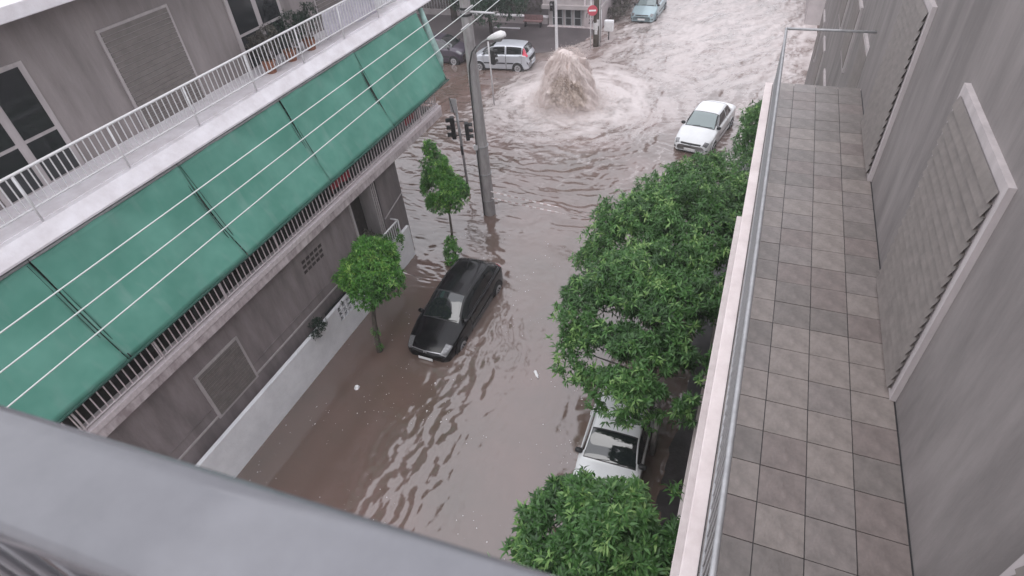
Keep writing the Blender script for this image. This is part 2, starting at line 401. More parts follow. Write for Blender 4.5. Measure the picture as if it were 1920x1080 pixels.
# ground floor: recess between Y 12.35 and 13.95
P(MB().box((-22, YB, -.5), (XF, 12.35, 3.95)), 'ground_floor_wall', 'wall_brown')
P(MB().box((-22, 12.35, -.5), (XF - .55, 13.62, 3.95)), 'recess_wall', 'door_dark')
P(MB().box((-22, 13.95, -.5), (XF, YE, 3.95)), 'ground_floor_wall', 'wall_brown2')
P(MB().box((-22, 13.62, -.5), (XF - .05, 13.95, 3.95)), 'door_jamb', 'pilaster')
for y in (13.60, 13.70, 13.80):
    P(MB().box((XF - .04, y, .6), (XF + .03, y + .05, 3.95)), 'door_moulding', 'pilaster')
P(MB().box((XF - .50, 12.72, .6), (XF - .40, 12.80, 3.95)), 'door_frame', 'pilaster')
P(MB().box((XF - .54, 12.45, .6), (XF - .50, 12.72, 3.6)), 'window_pane', 'window_dark')
P(MB().box((XF - .1, 12.35, .2), (XF + .06, 12.42, 3.95)), 'door_frame', 'pilaster')
# pale line (pipe) on the corner wall and joint strip along the wall foot
P(MB().tube([(XF + .015, 13.98, 2.15), (XF + .015, YE - .02, 2.45)], .025, 6), 'wall_pipe', 'pilaster', True)
P(MB().box((XF, 4.0, 1.66), (XF + .025, 12.3, 1.72)), 'wall_pipe', 'pilaster')
P(MB().box((XF, 4.0, 2.02), (XF + .02, 10.8, 2.05)), 'wall_pipe', 'wall_brown2')
# vent slots in the wall under the slab
for i in range(5):
    for j in range(3):
        P(MB().box((XF - .02, 9.75 + i * .2 + j * .02, 2.98 + j * .17), (XF + .004, 9.90 + i * .2 + j * .02, 3.08 + j * .17)), 'vent_slot', 'door_dark')
# ground floor shuttered windows further left
for y in (1.2, 5.4):
    f = P(MB().box((XF, y, 1.6), (XF + .04, y + 1.5, 3.2)), 'window', 'pilaster')
    for k in range(14):
        P(MB().box((XF + .04, y + .08, 1.68 + k * .105), (XF + .055, y + 1.42, 1.765 + k * .105)), 'shutter_slat', 'shutter', par=f)
# small step railing by the door
rl = P(MB().tube([(-10.98, 13.1, 1.98), (-10.98, 14.25, 1.98)], .035, 6).tube([(-10.98, 13.1, 1.98), (-10.98, 13.1, .9)], .03, 6).tube([(-10.98, 14.25, 1.98), (-11.28, 14.25, 1.98)], .03, 6).tube([(-10.98, 14.25, 1.98), (-10.98, 14.25, .9)], .03, 6), 'step_railing', 'rail_white', True)
for k in range(8): P(MB().tube([(-10.98, 13.24 + k * .125, .9), (-10.98, 13.24 + k * .125, 1.96)], .018, 5), 'baluster', 'rail_white', par=rl)

# upper walls
def upper(z0, z1, xw, ye, doors, m='upper_wall'):
    P(MB().box((-22, YB, z0), (xw, ye, z1)), 'upper_wall', m)
    for (y0, y1, kind) in doors:
        f = P(MB().box((xw, y0 - .07, z0), (xw + .04, y1 + .07, z0 + 2.3)), 'door_frame', 'pilaster')
        if kind == 's':
            for k in range(20): P(MB().box((xw + .04, y0, z0 + .06 + k * .11), (xw + .06, y1, z0 + .15 + k * .11)), 'shutter_slat', 'shutter', par=f)
        else:
            ym = (y0 + y1) / 2
            for (a, b) in ((y0, ym - .04), (ym + .04, y1)):
                for (c, d) in ((z0 + .12, z0 + .95), (z0 + 1.02, z0 + 2.22)): P(MB().box((xw + .04, a + .05, c), (xw + .05, b - .05, d)), 'glass_pane', 'window_dark', par=f)
upper(4.55, 7.6, -12.5, 17.6, [(-2, -.4, 's'), (1.6, 3.2, 'g'), (5.2, 6.8, 's'), (8.6, 10.4, 'g'), (12.2, 14.0, 's')], 'shutter')
upper(7.9, 11.0, -13.1, 19.2, [(-2, -.4, 'g'), (1.6, 3.2, 's'), (5.2, 6.8, 'g'), (8.6, 10.4, 's'), (12.2, 14.0, 'g'), (15.6, 17.2, 's')])
# slabs
P(MB().box((-22, YB, 4.05), (-10.92, 18.45, 4.30)), 'balcony_slab', 'concrete_edge', bev=.012)
P(MB().box((-11.22, YB, 4.30), (-10.90, 18.42, 4.46)), 'balcony_kerb', 'rail_pink', bev=.015)
P(MB().box((-22, YB, 4.302), (-11.222, 18.4, 4.36)), 'balcony_floor', 'door_dark')
P(MB().box((-22, YB, 7.60), (-11.72, 20.1, 7.66)), 'balcony_slab', 'concrete_edge', bev=.01)
P(MB().add([(-22, YB, 7.66), (-11.62, YB, 7.66), (-11.62, YB, 7.70), (-11.80, YB, 7.97), (-22, YB, 7.93), (-22, 20.12, 7.66), (-11.62, 20.12, 7.66), (-11.62, 20.12, 7.70), (-11.80, 20.12, 7.97), (-22, 20.12, 7.93)], [(0, 1, 2, 3, 4), (9, 8, 7, 6, 5), (0, 5, 6, 1), (1, 6, 7, 2), (2, 7, 8, 3), (3, 8, 9, 4), (4, 9, 5, 0)]), 'balcony_slab', 'slab_white')
P(MB().box((-22, YB, 7.90), (-11.95, 20.0, 7.985)), 'balcony_floor', 'slab_white')
P(MB().box((-22, YB, 11.0), (-12.2, 20.2, 11.25)), 'roof_slab', 'slab_white', bev=.015)
P(MB().box((-21.8, YB + .2, 11.25), (-13.0, 19.9, 11.45)), 'roof', 'roof')
P(MB().box((-13.0, YB + .2, 11.25), (-12.85, 19.9, 12.0)), 'roof_parapet', 'wall_white')
# railings with single balusters
def railing(X, z0, z1, y0, y1, m, step, xin, r=.014, endx=None):
    mb = MB().tube([(X, y0, z1), (X, y1, z1)], .028, 6).tube([(X, y0, z0), (X, y1, z0)], .022, 6)
    mb.tube([(X, y1, z1), (endx, y1, z1)], .028, 6).tube([(X, y1, z0), (endx, y1, z0)], .022, 6)
    y = y0
    while y <= y1 + .01:
        mb.tube([(X, y, z0 - .32), (X, y, z1)], .024, 6); y += 2.0
    rl = P(mb, 'railing', m, True)
    bm = MB().tube([(0, 0, z0), (0, 0, z1)], r, 5, cap=False).mesh('baluster', m, True)
    n = int((y1 - y0) / step)
    inv = Matrix.Translation(-root_loc(rl) )
    for k in range(n):
        o = link('baluster', bm, rl); o.location = (X, y0 + (k + .5) * step, 0); o.matrix_parent_inverse = Matrix.Identity(4)
        o.location = Vector((X, y0 + (k + .5) * step, 0))
    for k in range(int(abs(endx - X) / step)):
        o = link('baluster', bm, rl); o.location = (X - (k + .5) * step, y1, 0)
    return rl
railing(-11.0, 4.52, 5.34, 1.0, 18.35, 'rail_pink', .155, 0, .016, endx=-12.4)
railing(-11.86, 8.26, 8.93, 3.0, 20.0, 'rail_white', .14, 0, .014, endx=-13.0)

# awnings, one per bay (each can be unbolted)
def awning(y0, y1, label, seed):
    rnd = random.Random(seed)
    t = thing('awning', label, 'awning', (-11.7, (y0 + y1) / 2, 7.55), 0, 'green awnings let down over the first balcony')
    T = Vector((-11.7, (y0 + y1) / 2, 7.55))
    nu, nv = 26, 20; V = []; Fq = []
    for i in range(nu + 1):
        for j in range(nv + 1):
            u = i / nu; v = j / nv
            y = y0 + .004 + (y1 - y0 - .008) * u
            x = -11.70 + .90 * v; z = 7.56 - 2.36 * v
            sag = .07 * math.sin(math.pi * v) * (.6 + .4 * math.sin(math.pi * u)) + .018 * math.sin(u * 9 + seed) * math.sin(v * 4) + .012 * math.sin(u * 31 + v * 7 + seed) * (1 - v) + .02 * math.sin((u + v) * 7 + seed * 2) + .05 * float(vn(np.array([u * 5 + seed * 3.1]), np.array([v * 3.0 + seed]))[0])
            x -= sag * .95; z -= sag * .3
            V.append((x - T.x, y - T.y, z - T.z))
    for i in range(nu):
        for j in range(nv):
            a = i * (nv + 1) + j; Fq.append((a, a + nv + 1, a + nv + 2, a + 1))
    mb = MB(); mb.v = V; mb.f = Fq
    c = mb.build('canopy', 'awning', t, True)
    s = c.modifiers.new('s', 'SOLIDIFY'); s.thickness = .006
    # hem bar, roller, side rods
    L = lambda p: tuple(Vector(p) - T)
    MB().tube([L((-10.79, y0, 5.19)), L((-10.79, y1, 5.19))], .028, 8).build('front_bar', 'awning_hem', t, True)
    MB().tube([L((-11.72, y0, 7.57)), L((-11.72, y1, 7.57))], .035, 8).build('roller', 'grey_metal', t, True)
    for y in (y0 + .06, y1 - .06):
        MB().tube([L((-10.84, y, 5.19)), L((-11.00, y, 5.45))], .018, 6).build('arm', 'dark_metal', t, True)
        MB().tube([L((-11.715, y, 7.50)), L((-10.90, y, 5.22))], .010, 6).build('side_cord', 'awning_hem', t, True)
    # scalloped valance
    vb = MB(); n = int((y1 - y0) / .34); w_ = (y1 - y0) / n
    for k in range(n):
        pts = [(0, 0)] + [(w_, 0)] + [(w_ * (1 - q / 8), -.10 - .08 * math.sin(math.pi * q / 8)) for q in range(9)]
        vb.add([L((-11.06, y0 + k * w_ + a, 5.16 + b)) for a, b in pts], [tuple(range(len(pts)))])
    vb.build('valance', 'awning_hem', t)
    return t
awning(15.05, 19.1, 'green canvas awning nearest the crossing, with pale patches', 3)
awning(11.48, 15.03, 'middle green awning, joined to the one nearest the crossing', 5)
awning(7.91, 11.46, 'green awning third from the crossing, above the leafy tree by the white wall', 8)
awning(4.34, 7.89, 'green awning fourth from the crossing, further up the balcony', 11)
awning(0.76, 4.32, 'green awning at the near end of the balcony, farthest from the crossing', 14)
# bunched pale side curtain at the end of the awning
def side_curtain():
    mb = MB(); pts = [(-11.78, 19.55, 7.55), (-11.60, 19.45, 7.0), (-11.42, 19.4, 6.4), (-11.25, 19.36, 5.8), (-11.22, 19.4, 5.4)]
    mb.tube(pts, [.08, .10, .13, .21, .10], 10)
    rn = random.Random(4)
    mb.v = [(x + rn.uniform(-.03, .03), y + rn.uniform(-.03, .03), z) for x, y, z in mb.v]
    o = mb.build('rolled_curtain', 'awning_pale', None, True); tag(o, 'pale green curtain bunched up at the outer end of the awning', 'curtain')
side_curtain()

# things on the balconies
def cloth(name, label, x, y0, y1, ztop, drop, m, seed, group=None):
    rn = random.Random(seed); nu, nv = 24, 10; V = []; Fq = []
    for i in range(nu + 1):
        for j in range(nv + 1):
            u = i / nu; v = j / nv
            V.append((x + .035 * math.sin(u * 17 + seed) * (.3 + v) - .05 * v, y0 + (y1 - y0) * u + .02 * math.sin(v * 5 + seed), ztop - drop * v * (1 + .05 * math.sin(u * 6 + seed))))
    for i in range(nu):
        for j in range(nv):
            a = i * (nv + 1) + j; Fq.append((a, a + nv + 1, a + nv + 2, a + 1))
    mb = MB(); mb.v = V; mb.f = Fq; o = mb.build(name, m, None, True)
    o.modifiers.new('s', 'SOLIDIFY').thickness = .01
    return tag(o, label, 'cloth', group)
cloth('red_cloth', 'longer red cloth hung inside the balcony railing, nearer the camera', -11.12, 11.7, 12.7, 5.25, .62, 'red_cloth', 2)
cloth('red_cloth', 'shorter red cloth hung inside the balcony railing, nearer the crossing', -11.12, 16.2, 16.9, 5.25, .6, 'red_cloth', 6)
cloth('privacy_sheet', 'lilac white sheet tied behind the white upper balcony railing', -12.0, 14.4, 17.2, 8.85, .72, 'lilac_cloth', 9)
cloth('privacy_sheet', 'pale sheet behind the far end of the white upper railing', -12.0, 17.3, 19.6, 8.85, .72, 'sign_white', 12)

# -------- white garden wall with slots
def garden_wall():
    me = MB().box((-11.07, YB, -.6), (-10.95, 14.8, 1.38)).mesh('garden_wall', 'wall_white')
    o = link('garden_wall', me)
    cut = MB()
    for j in range(3):
        for i in range(6):
            y = 10.22 + i * .235; z = 1.24 - j * .185
            d = .055
            V = [(x, y + a, z + b) for x in (-11.5, -10.9) for (a, b) in ((-.105, -.075), (.065, -.075), (.105, .075), (-.065, .075))]
            cut.add(V, [(3, 2, 1, 0), (4, 5, 6, 7), (0, 1, 5, 4), (1, 2, 6, 5), (2, 3, 7, 6), (3, 0, 4, 7)])
    c = cut.build('cutter'); b = o.modifiers.new('b', 'BOOLEAN'); b.object = c; b.operation = 'DIFFERENCE'; b.solver = 'EXACT'
    dg = bpy.context.evaluated_depsgraph_get(); me2 = bpy.data.meshes.new_from_object(o.evaluated_get(dg))
    o.modifiers.clear(); o.data = me2; bpy.data.objects.remove(c)
    me2.name = 'garden_wall'
    tag(o, 'low white garden wall with pierced slots standing in the brown flood water', 'wall')
    bevel(o, .01)
    MB().box((-11.20, 9.8, .6), (-11.16, 11.9, 1.36)).build('slot_shade_sheet', 'dark_metal', o)  # added dark sheet behind the slots, its colour stands in for their shade
garden_wall()

# ================================================================== VEGETATION
def leaf_geom(C, D, L, W, rng):
    """C base points, D unit directions, returns verts (n,5,3) & tri faces"""
    n = len(C); up = np.tile([0, 0, 1.], (n, 1)) + rng.normal(0, .25, (n, 3))
    S = np.cross(D, up); S /= np.linalg.norm(S, axis=1)[:, None] + 1e-9
    N = np.cross(S, D)
    Lc = L[:, None]; Wc = W[:, None]
    base = C; mid = C + D * Lc * .5 + N * Lc * .06; tip = C + D * Lc - N * Lc * .16
    l_ = C + D * Lc * .48 + S * Wc * .5 + N * Lc * .11; r_ = C + D * Lc * .48 - S * Wc * .5 + N * Lc * .11
    V = np.stack([base, l_, tip, r_, mid], 1)
    F1 = np.array([[0, 4, 1], [1, 4, 2], [2, 4, 3], [3, 4, 0]])
    Fc = (np.arange(n)[:, None, None] * 5 + F1[None]).reshape(-1, 3)
    return V.reshape(-1, 3), Fc
def rosettes(Cn, Nn, per, L, W, rng, tint):
    n = len(Cn)
    a = rng.uniform(0, 2 * np.pi, (n, per)) * .45 + (np.arange(per) / per * 2 * np.pi)[None, :] + rng.uniform(0, 6, (n, 1))
    t = np.cross(Nn, rng.normal(0, 1, (n, 3))); t /= np.linalg.norm(t, axis=1)[:, None]; b = np.cross(Nn, t)
    el = rng.uniform(-.25, 1.25, (n, per))
    D = (t[:, None] * np.cos(a)[..., None] + b[:, None] * np.sin(a)[..., None]) * np.cos(el)[..., None] + Nn[:, None] * np.sin(el)[..., None]
    D[..., 2] -= .15
    D /= np.linalg.norm(D, axis=2)[..., None]
    C = np.repeat(Cn[:, None], per, 1) + rng.normal(0, .012, (n, per, 3))
    Ls = L * rng.uniform(.7, 1.25, (n, per)); Ws = W * rng.uniform(.8, 1.2, (n, per))
    V, Fc = leaf_geom(C.reshape(-1, 3), D.reshape(-1, 3), Ls.ravel(), Ws.ravel(), rng)
    tt = np.clip(np.repeat(tint, per) + rng.normal(0, .09, n * per), 0, 1)
    return V, Fc, np.repeat(tt, 5)
HOLE = [.385]
def sample_crown(blobs, n, rng, inner=.35, rough=.16, inner_scale=(.45, .85)):
    bl2 = [tuple(b) for b in blobs]
    for b in blobs:
        for q in range(5):
            d = rng.normal(0, 1, 3); d /= np.linalg.norm(d); d[2] = abs(d[2]) * .8 + .1 * d[2]
            f = rng.uniform(.26, .42)
            bl2.append((b[0] + d[0] * b[3] * .86, b[1] + d[1] * b[3] * .86, b[2] + d[2] * b[3] * .86 * b[4], b[3] * f, 1.0))
    blobs = bl2
    B = np.array(blobs, float); wts = B[:, 3] ** 2; wts /= wts.sum()
    P_, N_, D_ = [], [], []
    while sum(len(p) for p in P_) < n:
        k = rng.choice(len(B), 4000, p=wts); d = rng.normal(0, 1, (4000, 3)); d /= np.linalg.norm(d, axis=1)[:, None]
        d[:, 2] = np.where((d[:, 2] < -.45) & (rng.rand(4000) < .6), -d[:, 2], d[:, 2])
        az = np.arctan2(d[:, 1], d[:, 0]); lump = 1 + rough * 2 * (fbm(az * 1.6 + k * 3.1, d[:, 2] * 2.6 + k, 3, s=4) - .5)
        q = rng.rand(4000) < inner; rad = np.where(q, rng.uniform(*inner_scale, 4000), rng.uniform(.84, 1.04, 4000) + rng.exponential(.035, 4000)) * lump
        sc = B[k, 3:4] * np.array([[1, 1, 1.]]) * (B[k, 4:5] ** np.array([[0, 0, 1]]) if B.shape[1] > 4 else 1)
        p = B[k, :3] + d * rad[:, None] * sc
        # drop points well inside another blob
        ins = np.zeros(4000, bool)
        for j in range(len(B)):
            s2 = B[j, 3] * np.array([1, 1, B[j, 4] if B.shape[1] > 4 else 1]); e = np.linalg.norm((p - B[j, :3]) / s2, axis=1)
            ins |= (e < .70) & (k != j) & ~q
        hole = fbm(p[:, 0] / .55 + 9, p[:, 1] / .55 + p[:, 2] / .7, 3, s=6) < HOLE[0]
        ok = ~ins & ~hole
        nn = d + np.array([0, 0, .45]) + rng.normal(0, .35, (4000, 3)); nn /= np.linalg.norm(nn, axis=1)[:, None]
        P_.append(p[ok]); N_.append(nn[ok]); D_.append(q[ok])
    return np.concatenate(P_)[:n], np.concatenate(N_)[:n], np.concatenate(D_)[:n]
_ros = {}
def rosette_mesh(m, L, W, tint, v):
    key = (m, L, tint, v)
    if key not in _ros:
        rng = np.random.RandomState(100 + v)
        V, Fc, t = rosettes(np.zeros((1, 3)), np.array([[0, 0, 1.]]), 8, L, W, rng, np.array([tint]))
        _ros[key] = fast_mesh('leaf_cluster', V, Fc, m, {'tint': t})
    return _ros[key]
def tree(name, label, base, trunk_pts, trunk_r, blobs, n, per, L, W, m, seed, bark='bark', group=None, cat='tree', n_cl=0, inner=.35, rough=.16):
    rng = np.random.RandomState(seed); t = thing(name, label, cat, base, 0, group); Bz = np.array(base)
    mb = MB(); pts = [Vector(p) - Vector(base) for p in trunk_pts]
    mb.tube(pts, [trunk_r * (1 - .45 * i / (len(pts) - 1)) for i in range(len(pts))], 10)
    mb.build('trunk', bark, t, True)
    top = pts[-1]
    for k, b in enumerate(blobs[:6]):
        c = Vector(b[:3]) - Vector(base); md = top.lerp(c, .5) + Vector((rng.uniform(-.1, .1), rng.uniform(-.1, .1), -.08))
        MB().tube([pts[-2].lerp(top, .6), md, c], [trunk_r * .42, trunk_r * .28, trunk_r * .12], 6).build('branch', bark, t, True)
    Pn, Nn, In = sample_crown(blobs, n, rng, inner, rough)
    tint = .36 + .40 * (fbm(Pn[:, 0] / .8, Pn[:, 1] / .8 + Pn[:, 2], 2, s=seed) - .5) * 1.6 + rng.normal(0, .08, len(Pn))
    yng = rng.rand(len(Pn)) < .16 * (~In); tint = np.where(yng, tint + .4, tint); tint = np.clip(tint, 0, 1)
    V, Fc, tt = rosettes(Pn - Bz, Nn, per, L, W, rng, tint)
    fo = link('foliage', fast_mesh('foliage', V, Fc, m, {'tint': tt}), t); fo['kind'] = 'stuff'
    if n_cl:
        Pn, Nn, In = sample_crown(blobs, n_cl, rng, 0, rough)
        for i in range(n_cl):
            o = link('leaf_cluster', rosette_mesh(m, L * 1.15, W * 1.1, (.3, .45, .7)[i % 3], i % 6), t)
            o.location = Vector(Pn[i] - Bz) + Vector(Nn[i]) * .03
            o.rotation_mode = 'QUATERNION'; o.rotation_quaternion = Vector(Nn[i]).to_track_quat('Z', 'Y')
    return t
gR = 'bushy orange trees along the right pavement'
tree('orange_tree', 'big leafy orange tree overhanging the roof of the white car', (-.7, 9.0, -.3), [(-.7, 9, -.3), (-.68, 9.02, 1.2), (-.75, 9.0, 2.4), (-1.0, 9.0, 3.1)], .085,
     [(-1.1, 8.2, 3.9, 1.15, .85), (-1.9, 9.3, 4.2, 1.25, .85), (-.6, 9.3, 4.5, 1.2, .85), (-2.35, 8.6, 3.7, .78, .9), (-1.2, 10.2, 4.4, 1.3, .85), (-.2, 8.3, 4.0, .95, .9), (-1.25, 7.75, 3.5, .42, .9)],
     4300, 8, .150, .040, 'leaf_orange', 21, 'bark_grey', gR, n_cl=150)
tree('orange_tree', 'tallest bushy orange tree, its crown bulging over the middle of the right kerb', (-.8, 13.0, -.3), [(-.8, 13, -.3), (-.8, 13, 1.2), (-1, 12.9, 3.1)], .1,
     [(-1.9, 12.2, 4.1, 1.45, .85), (-1.0, 13.3, 4.4, 1.4, .85), (-2.7, 11.6, 3.6, .9, .9), (-.4, 12.0, 4.5, 1.2, .85), (-2.2, 13.5, 3.8, 1.05, .9), (-.3, 11.0, 4.4, 1.0, .85)],
     4000, 8, .145, .039, 'leaf_orange', 33, 'bark_grey', gR, n_cl=120)
tree('orange_tree', 'orange tree at the end of the row, in front of the silver parked car', (-.9, 17.0, -.3), [(-.9, 17, -.3), (-.9, 17, 1.2), (-1.1, 16.9, 2.9)], .1,
     [(-1.9, 15.5, 3.3, 1.1, .85), (-1.0, 16.4, 3.45, 1.15, .85), (-.4, 15.4, 3.5, 1.15, .85), (-2.35, 14.8, 3.3, .85, .9), (-.1, 17.1, 3.6, 1.05, .85)],
     2700, 7, .155, .040, 'leaf_orange', 47, 'bark_grey', gR, n_cl=80)
tree('orange_tree', 'nearest orange tree, its light green top in front of the white car bonnet', (-.75, 4.9, -.3), [(-.75, 4.9, -.3), (-.75, 4.9, 1.2), (-.9, 4.6, 3.3)], .09,
     [(-.95, 4.25, 4.45, .95, .9), (-1.5, 4.1, 4.4, .72, .9), (-.33, 4.75, 4.6, .60, .95), (-.30, 3.7, 4.7, .72, .9), (-1.0, 3.3, 4.4, .85, .9), (-1.8, 3.6, 4.1, .48, .9), (-2.3, 3.4, 4.0, .26, .9), (-.62, 5.15, 4.5, .36, 1.0), (-1.6, 4.75, 4.35, .34, 1.0), (-1.25, 4.5, 5.0, .3, 1), (-.1, 4.3, 5.15, .32, 1), (-.75, 3.9, 5.3, .36, 1), (.1, 4.7, 4.5, .3, 1)],
     2900, 8, .150, .040, 'leaf_orange', 58, 'bark_grey', gR, n_cl=150)
tree('orange_tree', 'orange tree right of the row, close to the building wall', (1.05, 21.5, -.3), [(1.05, 21.5, -.3), (1.0, 21.5, 1.2), (1.0, 21.5, 2.9)], .1,
     [(1.0, 21.0, 3.5, 1.2, .85), (0.6, 20.0, 3.4, .9, .85), (1.3, 22.0, 3.5, 1.1, .85)], 1700, 7, .16, .05, 'leaf_orange', 61, 'bark_grey', gR, n_cl=20)
HOLE[0] = .27
gL = 'young street trees along the left kerb'
tree('young_tree', 'round bright green young tree in front of the pierced white wall', (-9.63, 9.95, -.3), [(-9.63, 9.95, -.3), (-9.60, 9.98, .5), (-9.58, 10.1, 1.3), (-9.55, 10.3, 2.0)], .105,
     [(-9.5, 10.5, 2.75, .72, .9), (-9.95, 10.65, 2.7, .60, .9), (-9.1, 10.55, 2.6, .55, .9), (-9.55, 11.0, 3.0, .55, .9), (-9.45, 10.05, 2.45, .48, .9), (-9.75, 10.9, 3.35, .38, 1), (-10.25, 10.4, 2.5, .40, .9)],
     2300, 6, .125, .040, 'leaf_bright', 71, 'bark', gL, n_cl=150)
tree('young_tree', 'slender young tree with a pointed crown between traffic light and utility pole', (-9.52, 15.3, -.3), [(-9.52, 15.3, -.3), (-9.5, 15.3, .6), (-9.47, 15.32, 1.3), (-9.5, 15.4, 2.0)], .06,
     [(-9.35, 15.5, 2.55, .60, 1.05), (-9.85, 15.55, 2.75, .58, 1.2), (-9.95, 15.7, 3.35, .46, 1.4), (-9.85, 15.4, 2.15, .42, .9), (-9.15, 15.6, 2.7, .42, .9), (-10.15, 15.9, 3.95, .24, 1.5), (-9.65, 15.6, 3.1, .38, 1.2)],
     2900, 6, .105, .036, 'leaf_bright', 83, 'bark', gL, n_cl=60)
# shoots at the foot of the slender tree
def shrub(name, label, base, blobs, n, per, L, W, m, seed, cat='shrub', group=None, bark='bark'):
    rng = np.random.RandomState(seed); t = thing(name, label, cat, base, 0, group); Bz = np.array(base)
    mb = MB()
    for b in blobs:
        for q in range(3): mb.tube([(rng.uniform(-.08, .08), rng.uniform(-.08, .08), 0), tuple((np.array(b[:3]) - Bz) * .6), tuple(np.array(b[:3]) - Bz + rng.normal(0, b[3] * .3, 3))], [.02, .014, .006], 5)
    mb.build('stem', bark, t, True)
    Pn, Nn, In = sample_crown(blobs, n, rng, .35, .25); tint = np.clip(.4 + rng.normal(0, .18, n), 0, 1)
    V, Fc, tt = rosettes(Pn - Bz, Nn, per, L, W, rng, tint)
    fo = link('foliage', fast_mesh('foliage', V, Fc, m, {'tint': tt}), t); fo['kind'] = 'stuff'
    return t
shrub('sucker_shoots', 'low clump of green shoots at the foot of the slender tree, behind the black car', (-9.45, 15.0, -.3), [(-9.42, 15.0, .35, .30, 1.1), (-9.35, 14.75, .15, .26, 1), (-9.5, 15.15, .65, .2, 1.1)], 260, 6, .11, .038, 'leaf_bright', 5)
shrub('ivy_stem', 'small leafy shoots low on the trunk of the round young tree', (-9.60, 9.98, -.1), [(-9.58, 9.96, .25, .12, 1.6), (-9.58, 10.0, .8, .13, 1.8)], 90, 5, .05, .02, 'leaf_bright', 15, 'shoots')
shrub('garden_shrub', 'drab shrub growing between the garden wall and the brown facade', (-11.1, 11.6, 1.1), [(-11.0, 11.7, 1.9, .42, 1.1), (-11.05, 12.5, 2.1, .4, 1.2), (-11.0, 11.2, 1.7, .32, .9)], 420, 6, .10, .034, 'leaf_drab', 25)
shrub('garden_bush', 'green bush beside the step railing, behind the round young tree', (-11.1, 13.0, 1.1), [(-10.95, 12.9, 1.75, .36, 1.2), (-10.9, 13.7, 1.45, .34, 1), (-10.95, 12.3, 1.5, .36, 1)], 420, 6, .10, .034, 'leaf_bright', 26)
shrub('wall_plant', 'dark plant hanging over the pierced part of the white wall', (-11.1, 9.2, 1.3), [(-11.0, 9.25, 1.45, .22, .8), (-10.93, 10.3, 1.15, .20, 1.1), (-10.95, 8.95, 1.3, .14, 1)], 150, 5, .08, .03, 'leaf_far', 27)
# plants on the upper balcony
for k, (y, s_) in enumerate(((12.2, .34), (13.1, .42), (14.0, .36))):
    lab = ('small grey leaved pot plant nearest the frame edge on the upper balcony', 'largest dark pot plant on the upper balcony', 'pot plant beside the lilac sheet on the upper balcony')[k]
    t = shrub('pot_plant', lab, (-12.35, y, 7.96), [(-12.35, y, 8.65, s_, 1.0), (-12.3, y + .3, 8.9, s_ * .7, 1)], 230, 5, .09, .03, 'leaf_far' if k else 'leaf_drab', 31 + k, 'potted plant', 'pot plants on the upper balcony')
    MB().lathe([(.13, 0), (.18, .30), (.20, .32), (.17, .33)], (0, 0, 0), 14).build('pot', 'terracotta', t, True)

# ================================================================== POLES, LIGHTS, WIRES
def utility_pole():
    b = Vector((-9.27, 18.2, -.5)); t = thing('utility_pole', 'thick grey concrete utility pole rising from the flooded left kerb', 'utility pole', b)
    MB().lathe([(.255, 0), (.245, 2), (.205, 6), (.18, 9.6), (.17, 9.9)], (0, 0, 0), 8).build('shaft', 'concrete_pole', t)
    for z in (8.5, 8.3): MB().lathe([(.205, z), (.205, z + .07)], (0, 0, 0), 12).build('band', 'dark_metal', t)
    MB().tube([(-.2, 0, 8.42), (1.05, -.08, 8.42)], .035, 6).build('crossarm', 'pale_metal', t, True)
    # cable down the shaft
    pts = [(.35, -.25, 7.40), (.16, -.22, 7.20), (.02, -.27, 6.75), (-.04, -.27, 6.0), (-.07, -.28, 4.6), (-.09, -.29, 3.6), (-.10, -.29, 2.0), (-.11, -.29, .6)]
    MB().tube(pts, .022, 6).build('cable', 'dark_metal', t, True)
    MB().tube([(-.17, -.19, .5), (-.16, -.19, 3.6)], .03, 6).build('conduit', 'grey_metal', t, True)
    for z in (1.2, 2.4, 3.6): MB().lathe([(.262, z), (.262, z + .03)], (0, 0, 0), 12).build('strap', 'grey_metal', t)
    MB().box((-.19, -.33, 3.55), (-.05, -.25, 3.75)).build('junction_box', 'pale_metal', t)
utility_pole()
def street_lamp():
    t = thing('street_lamp', 'white cobra head street lamp on a thin curved arm from the utility pole', 'street lamp', (-9.0, 17.95, 7.0))
    MB().tube([(0.0, .05, -.35), (.12, 0, -.12), (.32, -.02, .05), (.62, -.04, .22)], .025, 7).build('arm', 'grey_metal', t, True)
    # head: tapered pod
    A = Vector((.55, -.04, .17)); B_ = Vector((1.22, -.10, .36)); d = (B_ - A)
    s = [0, .12, .3, .55, .8, .95, 1.0]; r = [.05, .085, .12, .155, .165, .12, .02]
    mb = MB().tube([A + d * q for q in s], r, 14); mb.v = [(x, y, z if z > (A.z + (x - A.x) * d.z / d.x) else z * .5 + .5 * (A.z + (x - A.x) * d.z / d.x)) for x, y, z in mb.v]
    mb.build('lamp_head', 'lamp_white', t, True)
    mb = MB().tube([A + d * q - Vector((0, 0, .05)) for q in (.35, .5, .7, .85)], [.05, .11, .12, .05], 12); mb.build('lens', 'grey_metal', t, True)
street_lamp()
def wire(X, p0, p1, label, sag=.12):
    (y0, z0), (y1, z1) = p0, p1; k = (z1 - z0) / (y1 - y0)
    Y0, Y1 = -3.0, 47.0; pts = []
    for i in range(41):
        u = i / 40; y = Y0 + (Y1 - Y0) * u; z = z0 + k * (y - y0) * .6 + .0002 * (y - 15) ** 2
        pts.append((X, y, z))
    o = MB().tube(pts, .013, 5).build('overhead_wire', 'wire', None, True)
    tag(o, label, 'wire', 'overhead wires running along the left kerb')
wire(-9.0, (9.98, 8.41), (16.96, 8.61), 'highest of the three overhead wires crossing the green awning')
wire(-8.85, (9.6, 8.02), (18.2, 8.25), 'middle one of the three overhead wires crossing the green awning')
wire(-8.7, (10.2, 7.68), (19.2, 7.98), 'lowest of the three overhead wires, ending against the pole top')
